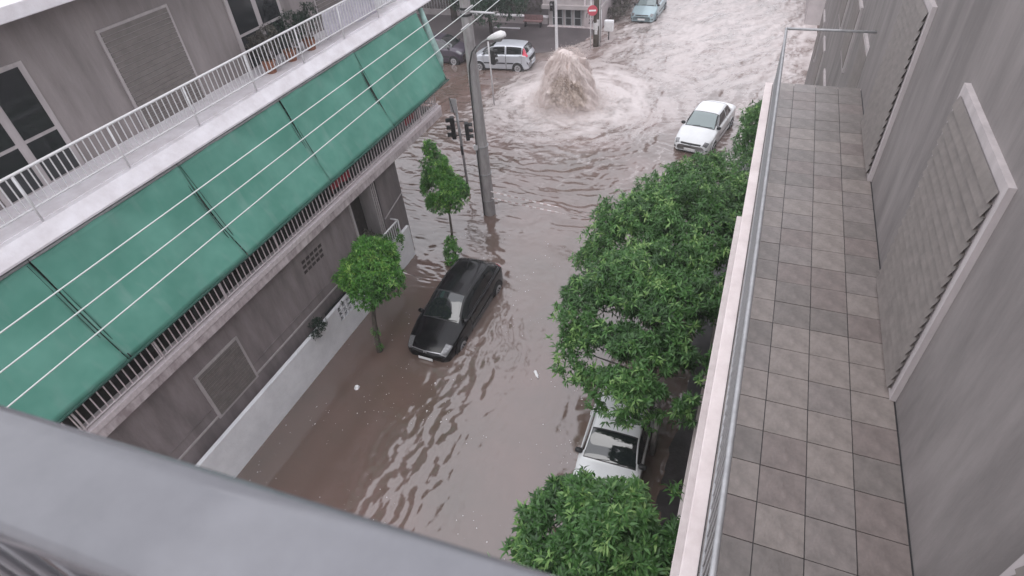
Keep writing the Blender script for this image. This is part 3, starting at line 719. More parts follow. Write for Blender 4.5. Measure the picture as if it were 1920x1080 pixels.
for k, (X, y, z) in enumerate(((-8.85, 17.6, 8.20), (-8.7, 16.9, 7.86))):
    o = MB().tube([(X, y - .28, z), (X, y + .28, z + .01)], .022, 6).build('wire_sleeve', 'pale_metal', None, True)
    tag(o, ('pale sleeve clamped on the middle overhead wire beside the pole', 'pale sleeve on the lowest overhead wire before the pole')[k], 'sleeve')

def signal_head(t, c, face, n=3, s=1.0, m='plastic_black'):
    """c centre (local), face = unit xy direction of lenses"""
    fx, fy = face; mb = MB(); hh = .30 * s * n / 2
    ax = Vector((fx, fy, 0)); sd = Vector((-fy, fx, 0)); C = Vector(c)
    def bx(mb, c0, hx, hy, hz):
        vs = [c0 + sd * (a * hx) + ax * (b * hy) + Vector((0, 0, q * hz)) for q in (-1, 1) for a, b in ((-1, -1), (1, -1), (1, 1), (-1, 1))]
        mb.add(vs, [(3, 2, 1, 0), (4, 5, 6, 7), (0, 1, 5, 4), (1, 2, 6, 5), (2, 3, 7, 6), (3, 0, 4, 7)])
    bx(mb, C, .15 * s, .10 * s, hh)
    h = bevel(mb.build('signal_head', m, t), .03)
    for k in range(n):
        z = hh - .15 * s - k * .30 * s; lc = C + ax * .10 * s + Vector((0, 0, z))
        vb = MB(); ring = []
        for i in range(9):
            a = math.pi * (i / 8) * 1.1 - .05 * math.pi; p = sd * (math.cos(a) * .115 * s) + Vector((0, 0, math.sin(a) * .115 * s))
            ring.append((lc + p, lc + p + ax * .2 * s))
        vb.add([q for r_ in ring for q in r_], [(2 * i, 2 * i + 2, 2 * i + 3, 2 * i + 1) for i in range(8)])
        v = vb.build('visor', m, h); v.modifiers.new('s', 'SOLIDIFY').thickness = .01
        lb = MB(); vs = [lc + ax * .012 + sd * math.cos(q * math.pi / 6) * .095 * s + Vector((0, 0, math.sin(q * math.pi / 6) * .095 * s)) for q in range(12)]
        lb.add(vs, [tuple(range(12))]); lb.build('lens', 'glass_dark', h)
    return h
def traffic_light():
    t = thing('traffic_light', 'grey traffic light pole with two black signal heads, left of the utility pole', 'traffic light', (-10.96, 19.69, -.4))
    MB().tube([(0, 0, 0), (-.01, 0, 2.6), (-.04, 0, 4.45)], .055, 10).build('pole', 'grey_metal', t, True)
    signal_head(t, (-.24, -.10, 3.35), (-.75, -.35), 3, 1.05); signal_head(t, (.27, .12, 3.15), (.85, .40), 3, .85)
    for z in (3.0, 3.6): MB().tube([(-.2, -.08, z), (.2, .1, z)], .02, 6).build('bracket', 'dark_metal', t, True)
    bevel(MB().box((-.24, -.09, 4.02), (.08, -.07, 4.60)).build('sign_plate', 'pale_metal', t), .005)
    MB().tube([(-.07, -.1, 3.9), (-.22, -.1, 4.65)], .015, 5).build('bracket', 'dark_metal', t, True)
    MB().tube([(.0, -.07, 2.15), (.0, -.07, 2.55)], .05, 8).build('controller_box', 'dark_metal', t)
traffic_light()
def sign_post():
    t = thing('signal_post', 'thin pale signal post with a small black light in front of the silver hatchback', 'signal post', (-13.24, 28.09, -.3))
    MB().tube([(0, 0, 0), (0, 0, 3.75)], .045, 8).build('pole', 'pale_metal', t, True)
    signal_head(t, (.16, .06, 2.95), (.6, .8), 3, .85)
    MB().tube([(0, 0, 3.2), (.15, .03, 3.2)], .018, 5).build('bracket', 'dark_metal', t, True)
sign_post()
def light_pole():
    t = thing('lamp_post', 'slim tall pale lamp post on the far corner with a pedestrian signal', 'lamp post', (-12.33, 36.4, -.1))
    MB().lathe([(.17, 0), (.17, .15), (.10, .3), (.085, 3), (.06, 7.5)], (0, 0, 0), 12).build('shaft', 'pale_metal', t, True)
    MB().tube([(0, 0, 7.4), (-.2, -.2, 7.8), (-.9, -.9, 8.0)], .035, 7).build('arm', 'pale_metal', t, True)
    MB().tube([(-.9, -.9, 8.0), (-1.1, -1.1, 8.03), (-1.4, -1.4, 8.02)], [.06, .12, .03], 10).build('lamp_head', 'lamp_white', t, True)
    signal_head(t, (-.24, -.02, 2.95), (.1, -.99), 2, .9)
    MB().box((-.30, -.13, 3.02), (-.18, -.115, 3.14)).build('signal_lens', 'sign_white', t)
    MB().tube([(0, 0, 3.0), (-.15, 0, 3.0)], .02, 5).build('bracket', 'dark_metal', t, True)
light_pole()
def big_pole():
    t = thing('old_pole', 'thick dark wooden pole covered in torn posters on the far corner', 'pole', (-10.12, 37.95, -.2))
    MB().lathe([(.24, 0), (.24, 1), (.21, 6), (.19, 9.5)], (0, 0, 0), 12).build('shaft', 'bark', t, True)
    for (z0, z1, a0, a1) in ((1.3, 1.75, 3.6, 5.2), (1.05, 1.3, 4.3, 5.1), (1.55, 1.95, 4.9, 5.6)):
        mb = MB(); k = 6
        for i in range(k + 1):
            a = a0 + (a1 - a0) * i / k; mb.v += [(.247 * math.cos(a), .247 * math.sin(a), z0 - .03 * math.sin(i * 2.3)), (.247 * math.cos(a), .247 * math.sin(a), z1 + .03 * math.sin(i * 1.7))]
        mb.f = [(2 * i, 2 * i + 2, 2 * i + 3, 2 * i + 1) for i in range(k)]
        mb.build('poster', 'paper', t)
    MB().tube([(.22, -.18, 0), (.2, -.17, 4.5)], .03, 6).build('pipe', 'pale_metal', t, True)
big_pole()
def no_entry():
    t = thing('no_entry_sign', 'round red no entry sign with white bar on a post at the far corner', 'road sign', (-10.42, 37.55, -.2))
    MB().tube([(0, 0, 0), (0, 0, 3.4)], .035, 8).build('post', 'pale_metal', t, True)
    d = Vector((10.42, -37.55, 0)).normalized(); 
    disc = MB(); sdv = Vector((-d.y, d.x, 0)); C = d * .06 + Vector((.10, 0, 2.55))
    for q in (0, .02): disc.v += [tuple(C + d * q + sdv * math.cos(k * math.pi / 14) * .31 + Vector((0, 0, math.sin(k * math.pi / 14) * .31))) for k in range(28)]
    disc.f = [tuple(range(27, -1, -1)), tuple(range(28, 56))] + [(k, (k + 1) % 28, 28 + (k + 1) % 28, 28 + k) for k in range(28)]
    dd = disc.build('sign_disc', 'red_sign', t)
    b = MB(); c2 = C + d * .025
    b.v = [tuple(c2 + sdv * (a * .22) + Vector((0, 0, q * .05)) + d * e) for e in (0, .004) for a, q in ((-1, -1), (1, -1), (1, 1), (-1, 1))]
    b.f = [(3, 2, 1, 0), (4, 5, 6, 7), (0, 1, 5, 4), (1, 2, 6, 5), (2, 3, 7, 6), (3, 0, 4, 7)]
    b.build('white_bar', 'sign_white', dd)
no_entry()
def white_box():
    t = thing('meter_cabinet', 'small white cabinet on a thin post right of the poster covered pole', 'cabinet', (-9.65, 39.2, -.2))
    MB().tube([(0, 0, 0), (0, 0, .8)], .04, 8).build('post', 'dark_metal', t, True)
    bevel(MB().box((-.30, -.14, .80), (.30, .14, 1.50)).build('cabinet', 'sign_white', t), .06, 3)
    bevel(MB().box((-.27, -.155, .84), (.27, -.14, 1.40)).build('door', 'white_paint', t), .01)
    MB().tube([(-.45, -.3, 0), (-.45, -.3, 2.2)], .035, 7).build('stay', 'pale_metal', t, True)
white_box()

# barrier tape
def tape(name, pts, label, dash=.16):
    t = thing(name, label, 'barrier tape', pts[0])
    P0 = Vector(pts[0]); P1 = Vector(pts[1]); Ln = (P1 - P0).length; n = int(Ln / dash); k = 0
    mw = [MB(), MB()]
    for i in range(n):
        u0 = i / n; u1 = (i + 1) / n
        def pt(u):
            p = P0.lerp(P1, u) - P0; p.z -= .25 * math.sin(math.pi * u) * .6; return p
        a, b = pt(u0), pt(u1); tw = 1.2 * math.sin(u0 * 9); wv = Vector((0, math.cos(tw), math.sin(tw))) * .024
        tw2 = 1.2 * math.sin(u1 * 9); wv2 = Vector((0, math.cos(tw2), math.sin(tw2))) * .024
        mw[i % 2].add([a - wv, b - wv2, b + wv2, a + wv], [(0, 1, 2, 3)])
    for q, (mm, nm) in enumerate((('tape_white', 'white_stripe'), ('tape_red', 'red_stripe'))):
        o = mw[q].build(nm, mm, t); o['kind'] = 'stuff'
    return t
tape('barrier_tape', [(-9.1, 18.1, 1.15), (-1.0, 17.0, 1.6)], 'upper faded red and white tape strung across the street from the utility pole')
tape('barrier_tape', [(-9.1, 18.1, .85), (-1.0, 17.0, 1.45)], 'lower faded red and white tape strung across the street, nearer the water')
tape('barrier_tape', [(-11.0, 13.1, .75), (-8.6, 12.9, .80)], 'short faded tape between the garden wall and the black car')

# ================================================================== CARS
def hermite(K, u):
    """monotone cubic on rows of K (n, d) at u (m,)"""
    n = len(K); x = np.arange(n); d = np.diff(K, axis=0); m = np.zeros_like(K)
    m[0] = d[0]; m[-1] = d[-1]
    s = (d[:-1] * d[1:] > 0); m[1:-1] = np.where(s, 2 * d[:-1] * d[1:] / (d[:-1] + d[1:] + 1e-12 * np.sign(d[:-1] + d[1:] + 1e-15)), 0)
    i = np.clip(np.floor(u).astype(int), 0, n - 2); t = (u - i)[:, None]
    return (2 * t ** 3 - 3 * t ** 2 + 1) * K[i] + (t ** 3 - 2 * t ** 2 + t) * m[i] + (-2 * t ** 3 + 3 * t ** 2) * K[i + 1] + (t ** 3 - t ** 2) * m[i + 1]
class Body:
    """stations: x, w, zb, belt, wb, wr, zr, zc ; local frame: front at x=0 towards +x rear; y side; z up"""
    def __init__(s, st, bow=.16, rbow=.10):
        s.st = np.array(st, float); s.L = s.st[-1, 0]; s.bow = bow; s.rbow = rbow
    def sec(s, row):
        x, w_, zb, belt, wb, wr, zr, zc = row
        return np.array([(w_ * .86, zb - .02), (w_ * .985, zb + .07), (w_, zb + (belt - zb) * .52), (w_ * .985, belt - .055), (wb, belt), (wr, zr), (wr * .62, zr + (zc - zr) * .75), (0, zc)])
    def pt(s, u, v, side=1, off=0):
        u = np.atleast_1d(np.asarray(u, float)); v = np.atleast_1d(np.asarray(v, float))
        def ev(u, v):
            rows = hermite(s.st, np.clip(u, 0, len(s.st) - 1))
            out = np.zeros((len(u), 3))
            for i in range(len(u)):
                S = s.sec(rows[i]); yz = hermite(S, np.clip(v[i:i + 1], 0, 7))[0]
                x = rows[i, 0]; q = (yz[0] / .85) ** 2
                x = x + s.bow * q * max(0, 1 - x / 1.2) - s.rbow * q * max(0, 1 - (s.L - x) / 1.0)
                out[i] = (x, yz[0], yz[1])
            return out
        p = ev(u, v)
        if off:
            e = .02; du = ev(np.clip(u + e, 0, len(s.st) - 1), v) - ev(np.clip(u - e, 0, 99), v); dv = ev(u, np.clip(v + e, 0, 7)) - ev(u, np.clip(v - e, 0, 7))
            nn = np.cross(du, dv); nn /= np.linalg.norm(nn, axis=1)[:, None] + 1e-12
            c = np.array([s.L / 2, 0, .6]); sg = np.sign(((p - c) * nn).sum(1)); sg[sg == 0] = 1
            p = p + nn * sg[:, None] * off
        p[:, 1] *= side
        return p
    def patch(s, us, vs, side=1, off=.0, both=False):
        uu, vv = np.meshgrid(us, vs, indexing='ij'); mb = MB(); nv = len(vs)
        p = s.pt(uu.ravel(), vv.ravel(), side, off); fs = []
        for i in range(len(us) - 1):
            for j in range(nv - 1):
                a = i * nv + j; q = (a, a + nv, a + nv + 1, a + 1); fs.append(q if side > 0 else q[::-1])
        mb.add(p, fs)
        if both:
            p2 = p.copy(); p2[:, 1] *= -1; mb.add(p2, [f[::-1] for f in fs])
        return mb
def make_car(name, label, loc, rz, st, paint, glass, doors, wheels, wr=.30, lights=True, ws=(4, 5), rear=(7, 8), side_win=None, extras=None, mirror='plastic_black', bow=.16, rbow=.10, cat='car', roll=(0, 0), rails=None):
    t = thing(name, label, cat, loc, rz); t.rotation_euler = (R(roll[0]), R(roll[1]), rz)
    B = Body(st, bow, rbow); n = len(st) - 1; L = B.L
    us = np.linspace(0, n, n * 6 + 1); vs = np.linspace(0, 7, 36)
    mb = B.patch(us, vs, 1, 0, True)
    # close front and rear
    for uu in (0, n):
        vv = np.linspace(0, 7, 36); a = B.pt(np.full(36, uu), vv); b = a.copy(); b[:, 1] *= -1
        pts = list(a) + list(b[::-1][1:]); f = tuple(range(len(pts))); mb.add(pts, [f if uu else f[::-1]])
    # centre on the car, nose towards -Y
    def tr(m_): m_.v = [(p[1], p[0] - L / 2, p[2]) for p in m_.v]; return m_
    body = tr(mb).build('body', paint, t, True)
    wl = body.modifiers.new('w', 'WELD'); wl.merge_threshold = .0008
    def pp(nm, us, vs, side, off, m, par=None, both=False, sm=True): 
        o = tr(B.patch(us, vs, side, off, both)).build(nm, m, par or t, sm)
        return o
    a, b = ws
    tr_seal = np.linspace(a + .02, b + .02, 10)
    pp('windshield_seal', np.linspace(a + .0, b + .03, 10), np.linspace(5.05, 7, 10), 1, .003, 'plastic_black', both=True)
    wsh = pp('windshield', np.linspace(a + .06, b - .03, 12), np.linspace(5.17, 7, 12), 1, .007, glass, both=True)
    a, b = rear
    pp('rear_window', np.linspace(a + .08, b - .08, 8), np.linspace(5.2, 7, 10), 1, .006, 'glass_dark', both=True)
    for (u0, u1, kind) in side_win:
        for sd in (1, -1):
            pp('side_window', np.linspace(u0, u1, 10), np.linspace(4.16, 4.90, 6), sd, .006, 'glass_dark')
    for (u0, u1) in doors:
        for sd in (1, -1):
            pp('door_gap', np.linspace(u0 - .018, u1 + .018, 14), np.linspace(.75, 4.10, 16), sd, .0015, 'plastic_black')
            d = pp('door', np.linspace(u0, u1, 14), np.linspace(.8, 4.08, 16), sd, .004, paint)
            p = B.pt([u1 - .14 * (u1 - u0)], [3.25], sd, .02)[0]
            MB().tube([(p[1], p[0] - L / 2 - .09, p[2]), (p[1] + .012 * sd, p[0] - L / 2, p[2]), (p[1], p[0] - L / 2 + .09, p[2])], .014, 6).build('handle', paint, d, True)
            pp('side_moulding', np.linspace(u0 + .03, u1 - .03, 8), np.linspace(1.75, 1.95, 3), sd, .012, 'plastic_black', par=d)
    for (wx) in wheels:
        for sd in (1, -1):
            row = np.interp(wx, B.st[:, 0], B.st[:, 1]); y = row * sd
            ab = MB(); vs_ = [(y + .006 * sd, wx - L / 2 + math.cos(k * math.pi / 14) * (wr + .065), wr + math.sin(k * math.pi / 14) * (wr + .065)) for k in range(15)]
            vs_ += [(y + .006 * sd, wx - L / 2 - (wr + .065), .12), (y + .006 * sd, wx - L / 2 + wr + .065, .12)]
            vs2 = [(y - .22 * sd, q[1], q[2]) for q in vs_]; m_ = len(vs_)
            ab.add(vs_ + vs2, [tuple(range(m_)), tuple(range(2 * m_ - 1, m_ - 1, -1))] + [(k, (k + 1) % m_, m_ + (k + 1) % m_, m_ + k) for k in range(m_)])
            ab.build('wheel_arch', 'plastic_black', t)
            lip = MB().tube([(y + .008 * sd, wx - L / 2 + math.cos(k * math.pi / 14) * (wr + .075), wr + math.sin(k * math.pi / 14) * (wr + .075)) for k in range(15)], .016, 6)
            lip.build('arch_lip', paint, t, True)
            c = (y - .085 * sd, wx - L / 2, wr)
            whl = MB().lathe([(wr * .62, -.10), (wr * .93, -.10), (wr, -.06), (wr, .06), (wr * .93, .10), (wr * .62, .10)], (y - .075 * sd, wx - L / 2, wr), 22, 'x').build('wheel', 'tyre', t, True)
            rb = MB().lathe([(wr * .66, .0), (wr * .66, .018), (wr * .58, .006), (wr * .18, .014), (wr * .12, .022)], (0, 0, 0), 20, 'x')
            if sd < 0: rb.v = [(-q[0], q[1], q[2]) for q in rb.v]; rb.f = [f[::-1] for f in rb.f]
            rb.v = [(q[0] + y + .028 * sd, q[1] + wx - L / 2, q[2] + wr) for q in rb.v]; rb.build('rim', 'rim', whl)
            for k in range(6):
                an = k * math.pi / 3 + .3
                MB().tube([(y + .052 * sd, wx - L / 2 + math.cos(an) * wr * .2, wr + math.sin(an) * wr * .2), (y + .044 * sd, wx - L / 2 + math.cos(an) * wr * .42, wr + math.sin(an) * wr * .42)], .02, 5).build('rim_slot', 'plastic_black', whl)
    for sd in (1, -1):
        p = B.pt([ws[0] + .22], [4.5], sd, .0)[0]; q = Vector((p[1] + .09 * sd, p[0] - L / 2 + .02, p[2] + .03))
        mbm = MB().lathe([(.02, -.05), (.06, -.045), (.072, 0), (.068, .04), (.05, .05)], (0, 0, 0), 14, 'y'); mbm.v = [(x * 1.45 + q.x, y + q.y, z + q.z) for x, y, z in mbm.v]
        mbm.build('door_mirror', mirror, t, True)
        MB().tube([(p[1] - .02 * sd, p[0] - L / 2, p[2] - .02), tuple(q)], .02, 5).build('mirror_arm', 'plastic_black', t)
    if extras: extras(t, B, pp, tr)
    return t
def wipers(t, B, u, L, m='plastic_black'):
    for (v0, v1) in ((6.6, 5.5),):
        for sd in (1, -1):
            a = B.pt([u + .03], [6.9 if sd > 0 else 6.2], sd, .012)[0]; b = B.pt([u + .12], [5.5 if sd > 0 else 7.0], sd, .016)[0]
            MB().tube([(a[1], a[0] - L / 2, a[2] + .01), (b[1], b[0] - L / 2, b[2] + .01)], .009, 5).build('wiper', m, t)
def plate(t, x, y, z, w_=.5, h=.11, m='plate', d=-1):
    bevel(MB().box((x - w_ / 2, y - .012, z - h / 2), (x + w_ / 2, y + .012, z + h / 2)).build('number_plate', m, t), .005)

#            x    w    zb   belt  wb   wr   zr    zc
SX = 1.09
hatch = [(0.00, .60, .30, .50, .56, .46, .56, .58),
         (0.05, .74, .24, .57, .66, .50, .64, .665),
         (0.30, .80, .20, .70, .73, .55, .755, .785),
         (0.75, .84, .19, .82, .76, .58, .865, .895),
         (1.08, .85, .19, .905, .77, .66, .945, .985),
         (1.90, .85, .19, .955, .775, .565, 1.355, 1.405),
         (2.70, .85, .19, .980, .775, .575, 1.395, 1.445),
         (3.40, .845, .20, 1.00, .765, .550, 1.345, 1.40),
         (3.86, .83, .22, 1.01, .735, .600, 1.055, 1.09),
         (4.00, .79, .26, .88, .70, .58, .94, .96),
         (4.06, .70, .34, .70, .62, .52, .76, .78)]
hatch = [(r_[0] * SX,) + r_[1:] for r_ in hatch]
def civic_ex(t, B, pp, tr):
    L = B.L
    for sd in (1, -1):
        pp('headlight', np.linspace(.75, 2.15, 10), np.linspace(3.75, 5.0, 8), sd, .008, 'headlight')
        pp('headlight_housing', np.linspace(.70, 2.22, 10), np.linspace(3.62, 5.08, 8), sd, .004, 'plastic_black')
        pp('taillight', np.linspace(8.1, 9.4, 8), np.linspace(3.2, 4.9, 6), sd, .008, 'taillight')
        pp('shoulder_line', np.linspace(2.3, 8.0, 40), np.linspace(3.86, 3.94, 3), sd, .004, 'chrome') if False else None
        pp('window_trim', np.linspace(4.15, 7.75, 40), np.linspace(4.03, 4.10, 3), sd, .009, 'chrome')
        pp('roof_rail', np.linspace(4.3, 7.8, 40), np.linspace(5.18, 5.30, 3), sd, .010, 'plastic_black')
    pp('grille', np.linspace(.35, 1.05, 6), np.linspace(5.0, 7, 10), 1, .006, 'plastic_black', both=True)
    pp('grille_trim', np.linspace(.98, 1.12, 4), np.linspace(5.0, 7, 12), 1, .013, 'chrome', both=True)
    # emblem: letter-shaped badge
    y = .055 - L / 2; z = .66
    e = MB()
    for a, b in (((-.05, z - .04), (-.032, z + .045)), ((.032, z - .04), (.05, z + .045)), ((-.035, z - .008), (.035, z + .012))): e.box((a[0], y - .045, a[1]), (b[0], y - .015, b[1]))
    e.build('emblem', 'chrome', t)
    plate(t, 0, -L / 2 - .025, .40, .50, .10)
    wipers(t, B, 4, L)
    MB().tube([(0, 3.25 - L / 2, 1.43), (0, 3.45 - L / 2, 1.60)], .008, 5).build('antenna', 'plastic_black', t)
make_car('parked_car', 'black hatchback standing in flood water beside the two young trees', (-7.93, 12.30, -.27), R(-1.2), hatch, 'paint_black', 'glass_dark',
         [(4.55, 6.35)], (.88, 3.68), .30, ws=(4, 5), rear=(7, 8), side_win=[(4.35, 6.3, 'f'), (6.42, 7.55, 'r')], extras=civic_ex, mirror='paint_black', roll=(1.0, 0))

small = [(0.00, .60, .30, .52, .56, .46, .58, .60),
         (0.05, .72, .24, .60, .64, .50, .68, .70),
         (0.30, .77, .20, .75, .70, .55, .80, .83),
         (0.70, .79, .19, .86, .72, .58, .90, .93),
         (0.98, .80, .19, .93, .735, .66, .965, 1.00),
         (1.62, .80, .19, .96, .74, .585, 1.37, 1.42),
         (2.40, .80, .19, .97, .74, .59, 1.40, 1.45),
         (3.20, .79, .20, .98, .73, .565, 1.36, 1.41),
         (3.50, .78, .22, .98, .70, .60, 1.05, 1.08),
         (3.62, .74, .26, .86, .67, .56, .92, .94),
         (3.68, .66, .34, .70, .60, .50, .76, .78)]
def white_ex(t, B, pp, tr):
    L = B.L
    for sd in (1, -1):
        pp('headlight', np.linspace(.75, 1.6, 8), np.linspace(3.9, 4.95, 6), sd, .008, 'headlight')
        pp('taillight', np.linspace(8.1, 9.2, 8), np.linspace(3.4, 4.8, 6), sd, .008, 'taillight')
        pp('roof_gutter', np.linspace(4.3, 7.6, 30), np.linspace(5.02, 5.12, 3), sd, .012, 'paint_white')
        pp('window_trim', np.linspace(4.15, 7.6, 30), np.linspace(4.05, 4.12, 3), sd, .009, 'plastic_black')
    pp('grille', np.linspace(.3, .95, 6), np.linspace(5.0, 7, 10), 1, .006, 'plastic_black', both=True)
    plate(t, 0, -L / 2 - .02, .40, .50, .10); wipers(t, B, 4, L)
make_car('parked_car', 'white car at the lower right, half hidden between two orange trees', (-1.60, 8.72, -.22), R(1.0), small, 'paint_white', 'glass_dark',
         [(4.5, 6.2)], (.72, 3.05), .28, side_win=[(4.3, 6.15, 'f'), (6.28, 7.5, 'r')], extras=white_ex)

mpv = [(0.00, .60, .30, .60, .56, .48, .66, .68),
       (0.05, .74, .24, .70, .68, .54, .76, .78),
       (0.28, .80, .20, .86, .74, .60, .90, .93),
       (0.50, .83, .19, .96, .76, .62, 1.00, 1.03),
       (0.72, .84, .19, 1.01, .77, .68, 1.06, 1.09),
       (1.55, .84, .19, 1.04, .77, .60, 1.49, 1.535),
       (2.40, .84, .19, 1.06, .77, .61, 1.53, 1.575),
       (3.45, .84, .20, 1.08, .76, .585, 1.47, 1.52),
       (3.72, .83, .22, 1.06, .75, .64, 1.12, 1.15),
       (3.82, .80, .25, .92, .74, .62, .96, .98),
       (3.87, .74, .32, .62, .70, .56, .66, .68)]
def mpv_ex(t, B, pp, tr):
    L = B.L
    for sd in (1, -1):
        pp('headlight', np.linspace(.8, 2.3, 8), np.linspace(3.9, 5.0, 6), sd, .008, 'headlight')
        pp('taillight', np.linspace(7.15, 8.75, 12), np.linspace(3.5, 5.05, 7), sd, .010, 'taillight')
        pp('window_trim', np.linspace(4.15, 7.6, 30), np.linspace(4.03, 4.10, 3), sd, .009, 'plastic_black')
        pp('rear_bumper_trim', np.linspace(8.7, 10, 8), np.linspace(1.95, 2.35, 3), sd, .014, 'plastic_black')
    pp('rear_bumper_trim', np.linspace(9.3, 9.9, 3), np.linspace(5.1, 7, 6), 1, .010, 'plastic_black', both=True)
    pp('grille', np.linspace(.3, .95, 6), np.linspace(5.0, 7, 10), 1, .006, 'plastic_black', both=True)
    plate(t, 0, L / 2 + .01, .62, .50, .11); plate(t, 0, -L / 2 - .02, .42)
make_car('parked_car', 'silver compact hatchback with red tail light parked at the far left corner', (-14.95, 33.75, -.10), R(-90 + 3), mpv, 'paint_silver', 'glass_dark',
         [(4.25, 5.95), (6.0, 7.0)], (.62, 3.12), .30, side_win=[(4.25, 5.9, 'f'), (6.02, 6.92, 'r'), (7.03, 7.5, 'q')], extras=mpv_ex, mirror='paint_silver')

sedan = [(0.00, .62, .30, .52, .58, .48, .58, .60),
         (0.05, .76, .24, .60, .70, .54, .66, .69),
         (0.30, .82, .20, .74, .76, .58, .78, .81),
         (0.75, .85, .19, .84, .78, .60, .88, .92),
         (1.15, .86, .19, .93, .79, .68, .965, 1.00),
         (1.90, .86, .19, .96, .79, .58, 1.36, 1.41),
         (2.60, .86, .19, .98, .79, .585, 1.39, 1.44),
         (3.15, .855, .20, .99, .78, .56, 1.34, 1.39),
         (3.65, .85, .21, .99, .77, .62, 1.02, 1.05),
         (4.15, .82, .24, .95, .73, .60, .98, 1.00),
         (4.22, .74, .32, .70, .66, .54, .76, .78)]
def sedan_ex(t, B, pp, tr):
    L = B.L
    for sd in (1, -1):
        pp('headlight', np.linspace(.7, 1.75, 8), np.linspace(3.7, 5.0, 6), sd, .008, 'headlight')
        pp('taillight', np.linspace(9.1, 9.7, 5), np.linspace(3.2, 4.9, 6), sd, .008, 'taillight')
        pp('pillar_trim', np.linspace(4.05, 5.0, 12), np.linspace(4.93, 5.12, 3), sd, .012, 'plastic_black')
    pp('grille', np.linspace(.35, 1.1, 6), np.linspace(5.4, 7, 10), 1, .006, 'plastic_black', both=True)
    tr(B.patch(np.linspace(.4, 1.0, 4), np.linspace(1.4, 2.2, 4), 1, .012, True)).build('bumper_trim', 'plastic_black', t)
    plate(t, 0, -L / 2 - .02, .42, .50, .11); wipers(t, B, 4, L)
    y = .02 - L / 2
    MB().tube([(-.05, y - .03, .63), (0, y - .045, .66), (.05, y - .03, .63)], .012, 6).build('emblem', 'chrome', t)
make_car('parked_car', 'pale teal car facing the camera far up the flooded street', (-8.15, 44.9, -.12), R(-3), sedan, 'paint_teal', 'glass_pale',
         [(4.5, 5.9), (5.98, 7.0)], (.85, 3.42), .30, rear=(7, 8), side_win=[(4.35, 5.9, 'f'), (6.0, 7.3, 'r')], extras=sedan_ex)
make_car('parked_car', 'silver white car cut by the right edge, its nose behind the orange trees', (-1.85, 27.1, -.15), R(-11), sedan, 'paint_white', 'glass_pale',
         [(4.5, 5.9), (5.98, 7.0)], (.85, 3.42), .30, rear=(7, 8), side_win=[(4.35, 5.9, 'f'), (6.0, 7.3, 'r')], extras=sedan_ex)
make_car('parked_car', 'dark purple grey car behind the awning end and the utility pole', (-19.6, 34.2, -.10), R(90), mpv, 'paint_purple', 'glass_dark',
         [(4.25, 5.95), (6.0, 7.0)], (.62, 3.12), .30, side_win=[(4.25, 5.9, 'f'), (6.02, 6.92, 'r'), (7.03, 7.5, 'q')], extras=mpv_ex)

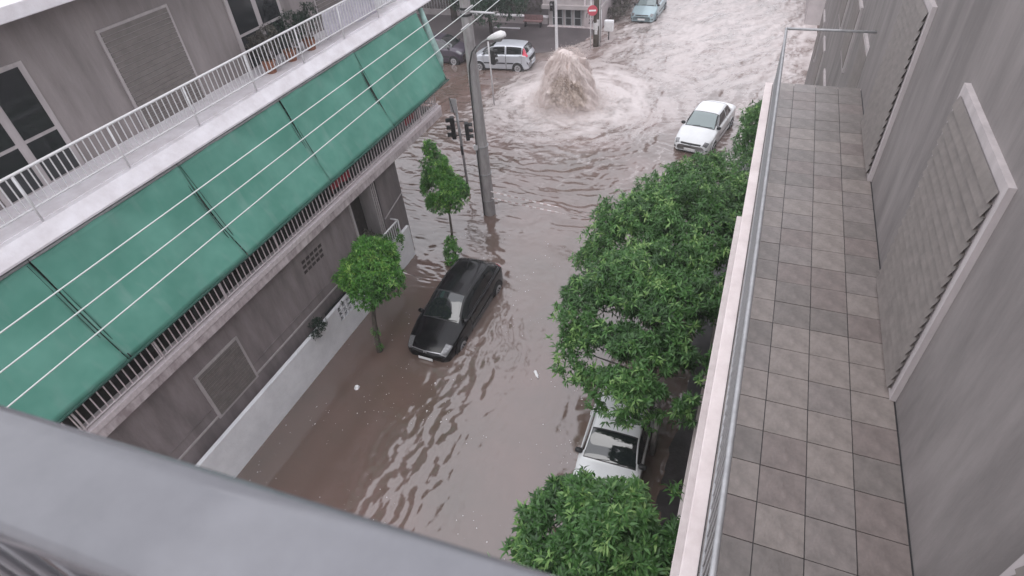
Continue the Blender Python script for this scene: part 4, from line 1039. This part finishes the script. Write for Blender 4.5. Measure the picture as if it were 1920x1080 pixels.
# ================================================================== GEYSER
def geyser():
    t = thing('water_geyser', 'muddy brown geyser of flood water bursting up through the road', 'geyser', (GX, GY, 0))
    m = bpy.data.materials.new('muddy_spray'); m.use_nodes = True
    n = m.node_tree.nodes; l = m.node_tree.links; b = n['Principled BSDF']; tc = n.new('ShaderNodeTexCoord')
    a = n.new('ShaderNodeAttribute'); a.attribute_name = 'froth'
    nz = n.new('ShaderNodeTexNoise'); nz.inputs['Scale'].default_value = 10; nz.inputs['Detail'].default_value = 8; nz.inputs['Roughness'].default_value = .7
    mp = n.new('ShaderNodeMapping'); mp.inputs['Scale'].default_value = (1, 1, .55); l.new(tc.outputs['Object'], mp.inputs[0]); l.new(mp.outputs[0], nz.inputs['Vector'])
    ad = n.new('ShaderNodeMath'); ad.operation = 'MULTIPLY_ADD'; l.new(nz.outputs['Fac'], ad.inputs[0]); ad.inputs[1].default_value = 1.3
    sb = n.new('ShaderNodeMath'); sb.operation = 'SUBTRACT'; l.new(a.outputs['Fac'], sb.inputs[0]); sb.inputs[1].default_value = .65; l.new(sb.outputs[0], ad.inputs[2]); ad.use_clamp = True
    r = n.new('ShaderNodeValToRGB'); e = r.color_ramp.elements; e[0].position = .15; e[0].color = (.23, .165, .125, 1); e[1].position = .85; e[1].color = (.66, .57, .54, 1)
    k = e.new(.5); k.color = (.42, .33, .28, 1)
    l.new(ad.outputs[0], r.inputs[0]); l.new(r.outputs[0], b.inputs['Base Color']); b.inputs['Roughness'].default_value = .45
    MT['spray'] = m
    nth, nz_ = 220, 130; th = np.linspace(0, 2 * np.pi, nth, endpoint=False); s = np.linspace(0, 1, nz_)
    prof_z = np.interp(s, [0, .1, .3, .55, .75, .86, .94, 1], [-.1, .15, .8, 1.5, 2.1, 2.48, 2.66, 2.70])
    prof_r = np.interp(s, [0, .1, .3, .55, .75, .88, .96, 1], [1.95, 1.50, 1.30, 1.16, .88, .58, .30, .0])
    T, S = np.meshgrid(th, s, indexing='ij'); Rr = np.tile(prof_r, (nth, 1)); Z = np.tile(prof_z, (nth, 1))
    cx, cy = np.cos(T), np.sin(T)
    n1 = ridge(cx * 2.2 + 5, cy * 2.2 + Z * .55, 5, g=.6, s=1) - .5; n2 = ridge(cx * 5 + 9, cy * 5 + Z * 2.0, 4, g=.6, s=2) - .5
    n3 = fbm(cx * 1.1 + 3, cy * 1.1 + Z * .8, 2, s=3) - .5; n5 = fbm(cx * 2.4 + 7, cy * 2.4 + Z * 1.7, 2, s=8) - .5
    n4 = ridge(cx * 11 + 2, cy * 11 + Z * 3.2, 3, g=.6, s=5) - .5
    d = (.24 * n1 + .26 * n2 + .45 * n3 + .22 * n4 + .50 * n5) * (1 - .9 * sst(.93, 1., S))
    Rn = np.maximum(Rr + d * np.minimum(1, .35 + Rr), 0.0) if True else Rr
    X = cx * Rn + .10 * Z / 3; Yv = cy * Rn; Zz = Z + .55 * (fbm(X * 1.5 + 4, Yv * 1.5, 3, s=14) - .45) * sst(1.0, 2.6, Z) + .34 * (ridge(X * 1.6, Yv * 1.6, 4, s=6) - .5) * sst(1.2, 2.6, Z)
    V = np.stack([X.ravel(), Yv.ravel(), Zz.ravel()], 1); I = np.arange(nth * nz_).reshape(nth, nz_)
    J = np.roll(I, -1, 0); Fq = np.stack([I[:, :-1].ravel(), J[:, :-1].ravel(), J[:, 1:].ravel(), I[:, 1:].ravel()], 1)
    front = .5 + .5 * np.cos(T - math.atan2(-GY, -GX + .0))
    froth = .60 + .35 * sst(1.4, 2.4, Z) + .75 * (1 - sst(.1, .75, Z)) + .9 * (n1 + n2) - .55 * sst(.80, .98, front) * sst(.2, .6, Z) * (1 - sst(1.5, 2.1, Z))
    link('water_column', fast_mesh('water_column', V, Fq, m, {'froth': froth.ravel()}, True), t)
    # flying drops and clots around the column
    rng = np.random.RandomState(9); N = 22000
    th = rng.uniform(0, 2 * np.pi, N); q = rng.rand(N); z = np.where(q < .72, rng.uniform(.05, 2.9, N), rng.uniform(0, .7, N))
    base = np.interp(z, [0, .8, 1.5, 2.25, 2.8, 3.3], [1.75, 1.36, 1.18, .92, .5, .2])
    rad = base + np.abs(rng.normal(0, .10, N)) + (1 - sst(0, .9, z)) * rng.exponential(.55, N)
    c = np.stack([np.cos(th) * rad + .1 * z / 3, np.sin(th) * rad, z + np.where(z > 2.3, rng.exponential(.05, N), 0)], 1)
    sz = rng.uniform(.005, .014, N) * np.where(rng.rand(N) < .06, 1.8, 1)
    O = np.array([(1, 0, 0), (-1, 0, 0), (0, 1, 0), (0, -1, 0), (0, 0, 1.7), (0, 0, -1.7)])
    F8 = np.array([(0, 2, 4), (2, 1, 4), (1, 3, 4), (3, 0, 4), (2, 0, 5), (1, 2, 5), (3, 1, 5), (0, 3, 5)])
    V = (c[:, None] + O[None] * sz[:, None, None]).reshape(-1, 3); Fc = (np.arange(N)[:, None, None] * 6 + F8[None]).reshape(-1, 3)
    mm = bpy.data.materials.new('spray_mist'); mm.use_nodes = True; n = mm.node_tree.nodes; l = mm.node_tree.links; n.remove(n['Principled BSDF'])
    pv = n.new('ShaderNodeVolumePrincipled'); pv.inputs['Color'].default_value = (1, .97, .95, 1)
    tc = n.new('ShaderNodeTexCoord'); mp = n.new('ShaderNodeMapping'); mp.inputs['Scale'].default_value = (1 / 2.7, 1 / 2.7, 1 / 2.3); l.new(tc.outputs['Object'], mp.inputs[0])
    ln = n.new('ShaderNodeVectorMath'); ln.operation = 'LENGTH'; l.new(mp.outputs[0], ln.inputs[0])
    mr = n.new('ShaderNodeMapRange'); mr.inputs['From Min'].default_value = 1.0; mr.inputs['From Max'].default_value = .45; l.new(ln.outputs['Value'], mr.inputs['Value'])
    nz2 = n.new('ShaderNodeTexNoise'); nz2.inputs['Scale'].default_value = 2.2; nz2.inputs['Detail'].default_value = 3; l.new(tc.outputs['Object'], nz2.inputs['Vector'])
    m1 = n.new('ShaderNodeMath'); m1.operation = 'MULTIPLY'; l.new(mr.outputs[0], m1.inputs[0]); l.new(nz2.outputs['Fac'], m1.inputs[1])
    m2 = n.new('ShaderNodeMath'); m2.operation = 'MULTIPLY'; l.new(m1.outputs[0], m2.inputs[0]); m2.inputs[1].default_value = .8; l.new(m2.outputs[0], pv.inputs['Density'])
    l.new(pv.outputs[0], n['Material Output'].inputs['Volume'])
    mb = MB().lathe([(2.7 * math.sqrt(max(0, 1 - (q / 8) ** 2)) + .001, 2.3 * q / 8) for q in range(-2, 9)], (0, 0, 0), 28); mo = mb.build('mist', mm, t); mo['kind'] = 'stuff'
    o = link('spray_drops', fast_mesh('spray_drops', V, Fc, m, {'froth': np.repeat(rng.uniform(.95, 1.4, N), 6)}, True), t); o['kind'] = 'stuff'
geyser()

# floating foam flecks and rain splashes on the calm water: tiny raised caps
def flecks():
    rng = np.random.RandomState(12); N = 1300
    x = rng.uniform(-11, -1.0, N); y = rng.uniform(4, 17, N)
    keep = fbm(x / 1.3, y / 1.3, 3, s=8) > .50; x = x[keep]; y = y[keep]; n = len(x)
    sz = rng.uniform(.005, .017, n) * np.where(rng.rand(n) < .07, 1.7, 1)
    h, f = water_fields(x, y); V = []; Fc = []
    k = 6; an = np.arange(k) / k * 2 * np.pi
    for i in range(n):
        o = len(V); el = rng.uniform(.6, 1.8)
        for a in an: V.append((x[i] + math.cos(a) * sz[i] * (1 + .3 * math.sin(a * 3 + i)), y[i] + math.sin(a) * sz[i] * el, h[i] - .004))
        V.append((x[i], y[i], h[i] + sz[i] * .6)); Fc += [(o + q, o + (q + 1) % k, o + k) for q in range(k)]
    o = link('foam_flecks', fast_mesh('foam_flecks', V, Fc, 'tape_white', None, True)); tag(o, 'scattered white foam flecks and rain splashes on the brown water', 'foam', kind='stuff')
flecks()
o = MB().tube([(-.16, 0, 0), (-.13, 0, 0), (.06, 0, 0), (.10, 0, 0), (.15, 0, 0)], [.02, .045, .045, .025, .018], 10).build('plastic_bottle', 'sign_white', None, True, (-4.47, 10.57, .02))
o.rotation_euler = (0, 0, R(-50)); tag(o, 'white plastic bottle floating in the open water left of the big tree', 'bottle')
mb = MB(); rn = random.Random(3)
for k in range(8):
    a = k * math.pi / 4; mb.v.append((math.cos(a) * rn.uniform(.05, .1), math.sin(a) * rn.uniform(.07, .13), .0))
for k in range(8):
    a = k * math.pi / 4; mb.v.append((math.cos(a) * rn.uniform(.03, .06), math.sin(a) * rn.uniform(.03, .07), .07 + rn.uniform(-.02, .03)))
mb.f = [(k, (k + 1) % 8, 8 + (k + 1) % 8, 8 + k) for k in range(8)] + [tuple(range(8, 16)), tuple(range(7, -1, -1))]
o = mb.build('plastic_bag', 'sign_white', None, False, (-9.48, 8.42, .0)); tag(o, 'crumpled white bag floating in the calm brown water at the lower left', 'bag')

# ================================================================== FAR CORNER
def far_building():
    t = thing('corner_building', 'grey pink corner building with graffiti across the flooded junction', 'building', (-14, 44, 0))
    T = Vector((-14, 44, 0))
    def q(mb, nm, m, par=None, sm=False):
        mb.v = [(x - T.x, y - T.y, z - T.z) for x, y, z in mb.v]; return mb.build(nm, m, par or t, sm)
    yf = 41.2
    q(MB().box((-11.9, yf, -.4), (-10.75, 56, 1.25)), 'ground_floor_wall', 'plaster_pink')
    q(MB().box((-14.6, yf + .25, -.4), (-11.9, 56, 1.25)), 'recess_wall', 'plaster_far')
    q(MB().box((-14.6, yf - .15, -.3), (-10.7, yf + .249, .12)), 'step', 'concrete_edge')
    q(MB().box((-15.0, yf - .05, 1.25), (-10.7, 56, 1.5)), 'ledge', 'plaster_far')
    q(MB().box((-15.0, yf + .25, 1.5), (-10.8, 56, 12)), 'upper_wall', 'plaster_far')
    q(MB().box((-11.98, yf + .16, 1.5), (-11.88, yf + .24, 4.4)), 'drain_pipe', 'rail_pink')
    # glazed doors
    for (x0, x1) in ((-14.3, -13.5), (-13.35, -12.85), (-12.7, -12.15)):
        f = q(MB().box((x0, yf + .17, .12), (x1, yf + .249, 1.24)), 'glazed_door', 'grey_metal')
        for (a, b) in ((.18, .62), (.68, 1.17)): q(MB().box((x0 + .07, yf + .155, a), (x1 - .07, yf + .17, b)), 'pane', 'window_dark', f)
    for z in (1.9, 4.8, 7.7):
        for x in (-14.2, -12.9, -11.7):
            f = q(MB().box((x, yf + .19, z), (x + .9, yf + .249, z + 1.6)), 'window', 'pilaster')
            q(MB().box((x + .07, yf + .175, z + .07), (x + .83, yf + .19, z + 1.53)), 'shutter', 'shutter', f)
    # graffiti letters
    for k, (s_, x, z, sz) in enumerate((('ΠΥRΑ', -11.80, .78, .40), ('ΣΟΑ', -11.62, .38, .38))):
        cu = bpy.data.curves.new('graffiti', 'FONT'); cu.body = s_; cu.size = sz; cu.extrude = .002; cu.offset = .008; cu.shear = .15
        o = bpy.data.objects.new('tmp', cu); COL.objects.link(o); bpy.context.view_layer.update()
        me = bpy.data.meshes.new_from_object(o.evaluated_get(bpy.context.evaluated_depsgraph_get())); bpy.data.objects.remove(o)
        me.materials.clear(); me.materials.append(MT['graffiti']); g_ = link('graffiti', me, t); g_.rotation_euler = (R(90), 0, R(0)); g_.location = (x - T.x, yf - .006 - T.y, z)
far_building()
def far_wall():
    t = thing('garden_wall', 'low pinkish wall with a pale coping left of the glazed doors at the far corner', 'wall', (-17, 41.6, 0))
    MB().box((-4.5, -.1, -.2), (2.3, .15, .55)).build('wall', 'plaster_pink', t)
    MB().box((-4.6, -.16, .55), (2.35, .2, .63)).build('coping', 'slab_white', t)
    MB().box((-1.4, -1.35, .06), (.6, -1.22, .16)).build('kerb', 'slab_white', t)
    o = thing('bench', 'low red brown bench on the dark far pavement', 'bench', (-15.6, 40.9, .1))
    MB().box((-.7, -.2, .36), (.7, .2, .42)).build('seat', 'faded_red', o); MB().box((-.7, .16, .42), (.7, .22, .75)).build('backrest', 'faded_red', o)
    for x in (-.6, .55): MB().box((x, -.18, 0), (x + .06, .18, .36)).build('leg', 'dark_metal', o)
far_wall()
HOLE[0] = .36
gF = 'dark trees on the far left corner'
tree('corner_tree', 'dark green tree hanging over the wall behind the street lamp', (-18.0, 38.9, 0), [(-18, 38.9, 0), (-18, 38.8, 1.2), (-17.9, 38.6, 2.2)], .13,
     [(-17.2, 38.0, 1.95, 1.15, .8), (-18.6, 38.2, 1.95, 1.1, .8), (-15.9, 38.2, 2.35, .95, .85), (-19.7, 38.6, 2.3, .9, .9), (-17.4, 38.8, 2.8, 1.3, .8)], 2400, 6, .16, .055, 'leaf_corner', 91, 'bark', gF)
tree('corner_tree', 'dark tree with a thick black trunk left of the utility pole top', (-22.2, 41.6, 0), [(-22.2, 41.6, 0), (-22.2, 41.5, 1.6), (-22.4, 41.4, 3.2)], .26,
     [(-22.6, 41, 4.8, 1.8, .8), (-24.2, 41.5, 4.6, 1.7, .8), (-20.9, 41.5, 4.7, 1.5, .8)], 1300, 6, .22, .08, 'leaf_far', 92, 'bark', gF)
tree('corner_tree', 'dark tree furthest left behind the purple grey car', (-26.2, 41.0, 0), [(-26.2, 41.0, 0), (-26.1, 41, 1.6), (-26, 41, 2.8)], .2,
     [(-26, 40.5, 4.2, 1.8, .8), (-27.5, 41.5, 4.5, 1.8, .8)], 1000, 6, .22, .08, 'leaf_far', 93, 'bark', gF)
shrub('climber_hedge', 'drab tangled hedge behind the wall between the dark trees', (-22, 44, 0), [(-24.5 + k * 1.5, 44.0 + .3 * math.sin(k * 2), .9 + .25 * math.sin(k * 3.1), 1.1, 1.0) for k in range(6)], 1300, 6, .2, .06, 'leaf_drab', 94, 'hedge')
shrub('roadside_bush', 'grey green tangled bush beside the teal car at the top of the street', (-10.0, 44.6, 0), [(-10.2, 43.2, .5, .55, .9), (-10.2, 44.6, .8, .8, .9), (-10.0, 46.2, .8, .8, .9), (-10.2, 48, .9, .9, .9)], 700, 6, .16, .05, 'leaf_drab', 95, 'bush')
def fence():
    t = thing('picket_fence', 'pale upright bar fence behind the dark trunks at the far left corner', 'fence', (-22.5, 42.6, 0))
    MB().box((-5.5, 0, .0), (3.6, .2, .5)).build('base_wall', 'plaster_far', t)
    MB().tube([(-5.5, .1, 1.7), (3.6, .1, 1.7)], .03, 5).build('rail', 'pale_metal', t)
    bm = MB().tube([(0, 0, 0), (0, 0, 1.3)], .022, 5).mesh('bar', 'pale_metal', True)
    for k in range(36): link('bar', bm, t, (-5.4 + k * .25, .1, .5))
fence()
# block behind: gives the far left corner its dark backdrop
def plain_block(label, a, b, m, rows, cols, face, name='apartment_building'):
    (x0, y0), (x1, y1, z1) = a, b; t = thing(name, label, 'building', ((x0 + x1) / 2, (y0 + y1) / 2, 0)); T = Vector(t.location)
    def q(mb, nm, m, par=None):
        mb.v = [(x - T.x, y - T.y, z - T.z) for x, y, z in mb.v]; return mb.build(nm, m, par or t)
    q(MB().box((x0, y0, -.5), (x1, y1, z1)), 'wall', m)
    q(MB().box((x0 - .1, y0 - .1, z1), (x1 + .1, y1 + .1, z1 + .25)), 'roof', 'roof')
    for r_ in range(rows):
        for c in range(cols):
            z = 1.3 + r_ * 3.1
            if face == 'S':
                x = x0 + (x1 - x0) * (c + .5) / cols
                f = q(MB().box((x - .75, y0 - .05, z), (x + .75, y0, z + 1.5)), 'window', 'pilaster'); q(MB().box((x - .66, y0 - .065, z + .08), (x + .66, y0 - .05, z + 1.42)), 'shutter', 'shutter', f)
            else:
                y = y0 + (y1 - y0) * (c + .5) / cols; s_ = -1 if face == 'W' else 1; xf = x0 if face == 'W' else x1
                f = q(MB().box((min(xf, xf + .05 * s_), y - .75, z), (max(xf, xf + .05 * s_), y + .75, z + 1.5)), 'window', 'pilaster')
                q(MB().box((min(xf + .05 * s_, xf + .065 * s_), y - .66, z + .08), (max(xf + .05 * s_, xf + .065 * s_), y + .66, z + 1.42)), 'shutter', 'shutter', f)
    return t
plain_block('dark grey apartment block behind the trees of the far left corner', (-40, 47), (-16, 60, 13), 'wall_brown2', 4, 7, 'S')
plain_block('brown apartment block far along the left side street', (-46, 20), (-30, 34, 12), 'wall_brown2', 3, 4, 'E')
plain_block('pale apartment block far up the right side of the street', (2.2, 44), (16, 62, 12), 'plaster_far', 3, 4, 'W')
plain_block('tall apartment block on the right, past the orange trees', (1.95, 12.2), (14, 27.5, 11), 'own_wall', 4, 5, 'W')

# ================================================================== OWN BUILDING (right) AND FOREGROUND RAIL
def bevel_free_tile(v):
    m = MB().box((0, 0, 0), (.354, .354, .012)).mesh('tile', mat('tile_%d' % v, ((.20, .175, .165), (.17, .15, .14), (.225, .195, .18), (.185, .155, .145))[v], .35, vary=.22, scale=6, bump=.2, bscale=30)); return m
def own_building():
    t = thing('near_building', 'apartment building on the right whose pale balcony edge runs down the right side', 'building', (4, 4, 0))
    T = Vector((4, 4, 0))
    def q(mb, nm, m, par=None, bev=0, sm=False):
        mb.v = [(x - T.x, y - T.y, z - T.z) for x, y, z in mb.v]; o = mb.build(nm, m, par or t, sm)
        if bev: bevel(o, bev)
        return o
    q(MB().box((1.75, -8, -.5), (12, 12.1, 14.8)), 'wall', 'own_wall')
    for k, z in enumerate((2.9, 5.9, 8.9)):
        q(MB().box((.162, -8, z - .12), (1.75, 11.6, z)), 'balcony_slab', 'own_slab', bev=.01)
        q(MB().box((.285, -8, z), (1.75, 11.5, z + .012)), 'balcony_floor', 'dark_metal')
        if k == 2:
            tm = [bevel_free_tile(v) for v in range(4)]; rn = random.Random(5)
            for i in range(40):
                for j in range(4):
                    o = link('tile', tm[rn.randrange(4)], t, (.292 + j * .362 - T.x, 11.2 - i * .362 - T.y, z + .012 + rn.uniform(0, .003) - T.z))
        else: q(MB().box((.285, -8, z + .012), (1.75, 11.5, z + .02)), 'floor_tiles', 'tile')
        rl = q(MB().tube([(.31, -6, z + 1.0), (.31, 11.5, z + 1.0)], .022, 8).tube([(.31, -6, z + .10), (.31, 11.5, z + .10)], .015, 6).tube([(.31, 11.5, z + 1.0), (1.7, 11.5, z + 1.0)], .022, 8), 'railing', 'grey_metal', sm=True)
        if k == 2:
            bm = MB().tube([(0, 0, 0), (0, 0, .9)], .008, 5, cap=False).mesh('baluster', 'grey_metal', True)
            for i in range(110):
                o = link('baluster', bm, rl); o.location = (.31 - T.x, 11.4 - i * .12 - T.y, z + .1)
        for y in (1.2, 5.2, 9.2):
            f = q(MB().box((1.70, y - .9, z + .02), (1.75, y + .9, z + 2.3)), 'balcony_door', 'pilaster')
            for sl in range(19 if k == 2 else 0):
                q(MB().add([(1.66, y - .82, z + .10 + sl * .112), (1.66, y + .82, z + .10 + sl * .112), (1.69, y + .82, z + .20 + sl * .112), (1.69, y - .82, z + .20 + sl * .112), (1.70, y - .82, z + .10 + sl * .112), (1.70, y + .82, z + .10 + sl * .112)], [(0, 1, 2, 3), (0, 4, 5, 1)]), 'shutter_slat', 'shutter', f)
            if k < 2: q(MB().box((1.685, y - .82, z + .08), (1.70, y + .82, z + 2.22)), 'glass', 'window_dark', f)
    # this floor's balcony under the viewer
    q(MB().box((-1.3, -6, 11.8), (1.75, .02, 11.95)), 'balcony_slab', 'own_slab')
    return t
own_building()
def rail():
    t = thing('balcony_rail', 'out of focus grey metal balcony handrail across the lower left foreground', 'handrail', (-.3, .130, 12.0), R(3.0))
    mb = MB(); prof = []
    W2, Tk = .062, .030
    for k in range(16):
        a = 2 * math.pi * k / 16; cx = math.copysign(abs(math.cos(a)) ** .55, math.cos(a)) * W2; cz = math.copysign(abs(math.sin(a)) ** .55, math.sin(a)) * Tk; prof.append((cx, cz))
    xs = (-1.25, 1.9)
    for x in xs: mb.v += [(x + .3, y, z + .96) for y, z in prof]
    mb.f = [(k, (k + 1) % 16, 16 + (k + 1) % 16, 16 + k) for k in range(16)] + [tuple(range(15, -1, -1)), tuple(range(16, 32))]
    mb.build('handrail', 'foreground_rail', t, True)
    for k in range(14): MB().tube([(-.9 + k * .14, -.02, -.05), (-.9 + k * .14, -.02, .94)], .009, 6).build('baluster', 'foreground_rail', t, True)
rail()

# ================================================================== RAINY AIR
m = bpy.data.materials.new('haze'); m.use_nodes = True; n = m.node_tree.nodes; l = m.node_tree.links
n.remove(n['Principled BSDF']); pv = n.new('ShaderNodeVolumePrincipled'); pv.inputs['Color'].default_value = (.93, .93, .95, 1)
pv.inputs['Density'].default_value = .0014; pv.inputs['Anisotropy'].default_value = .2
l.new(pv.outputs[0], n['Material Output'].inputs['Volume']); MT['haze'] = m
o = MB().box((-252, -82, -2.2), (202, 332, 17.2)).build('haze', 'haze'); o['kind'] = 'stuff'
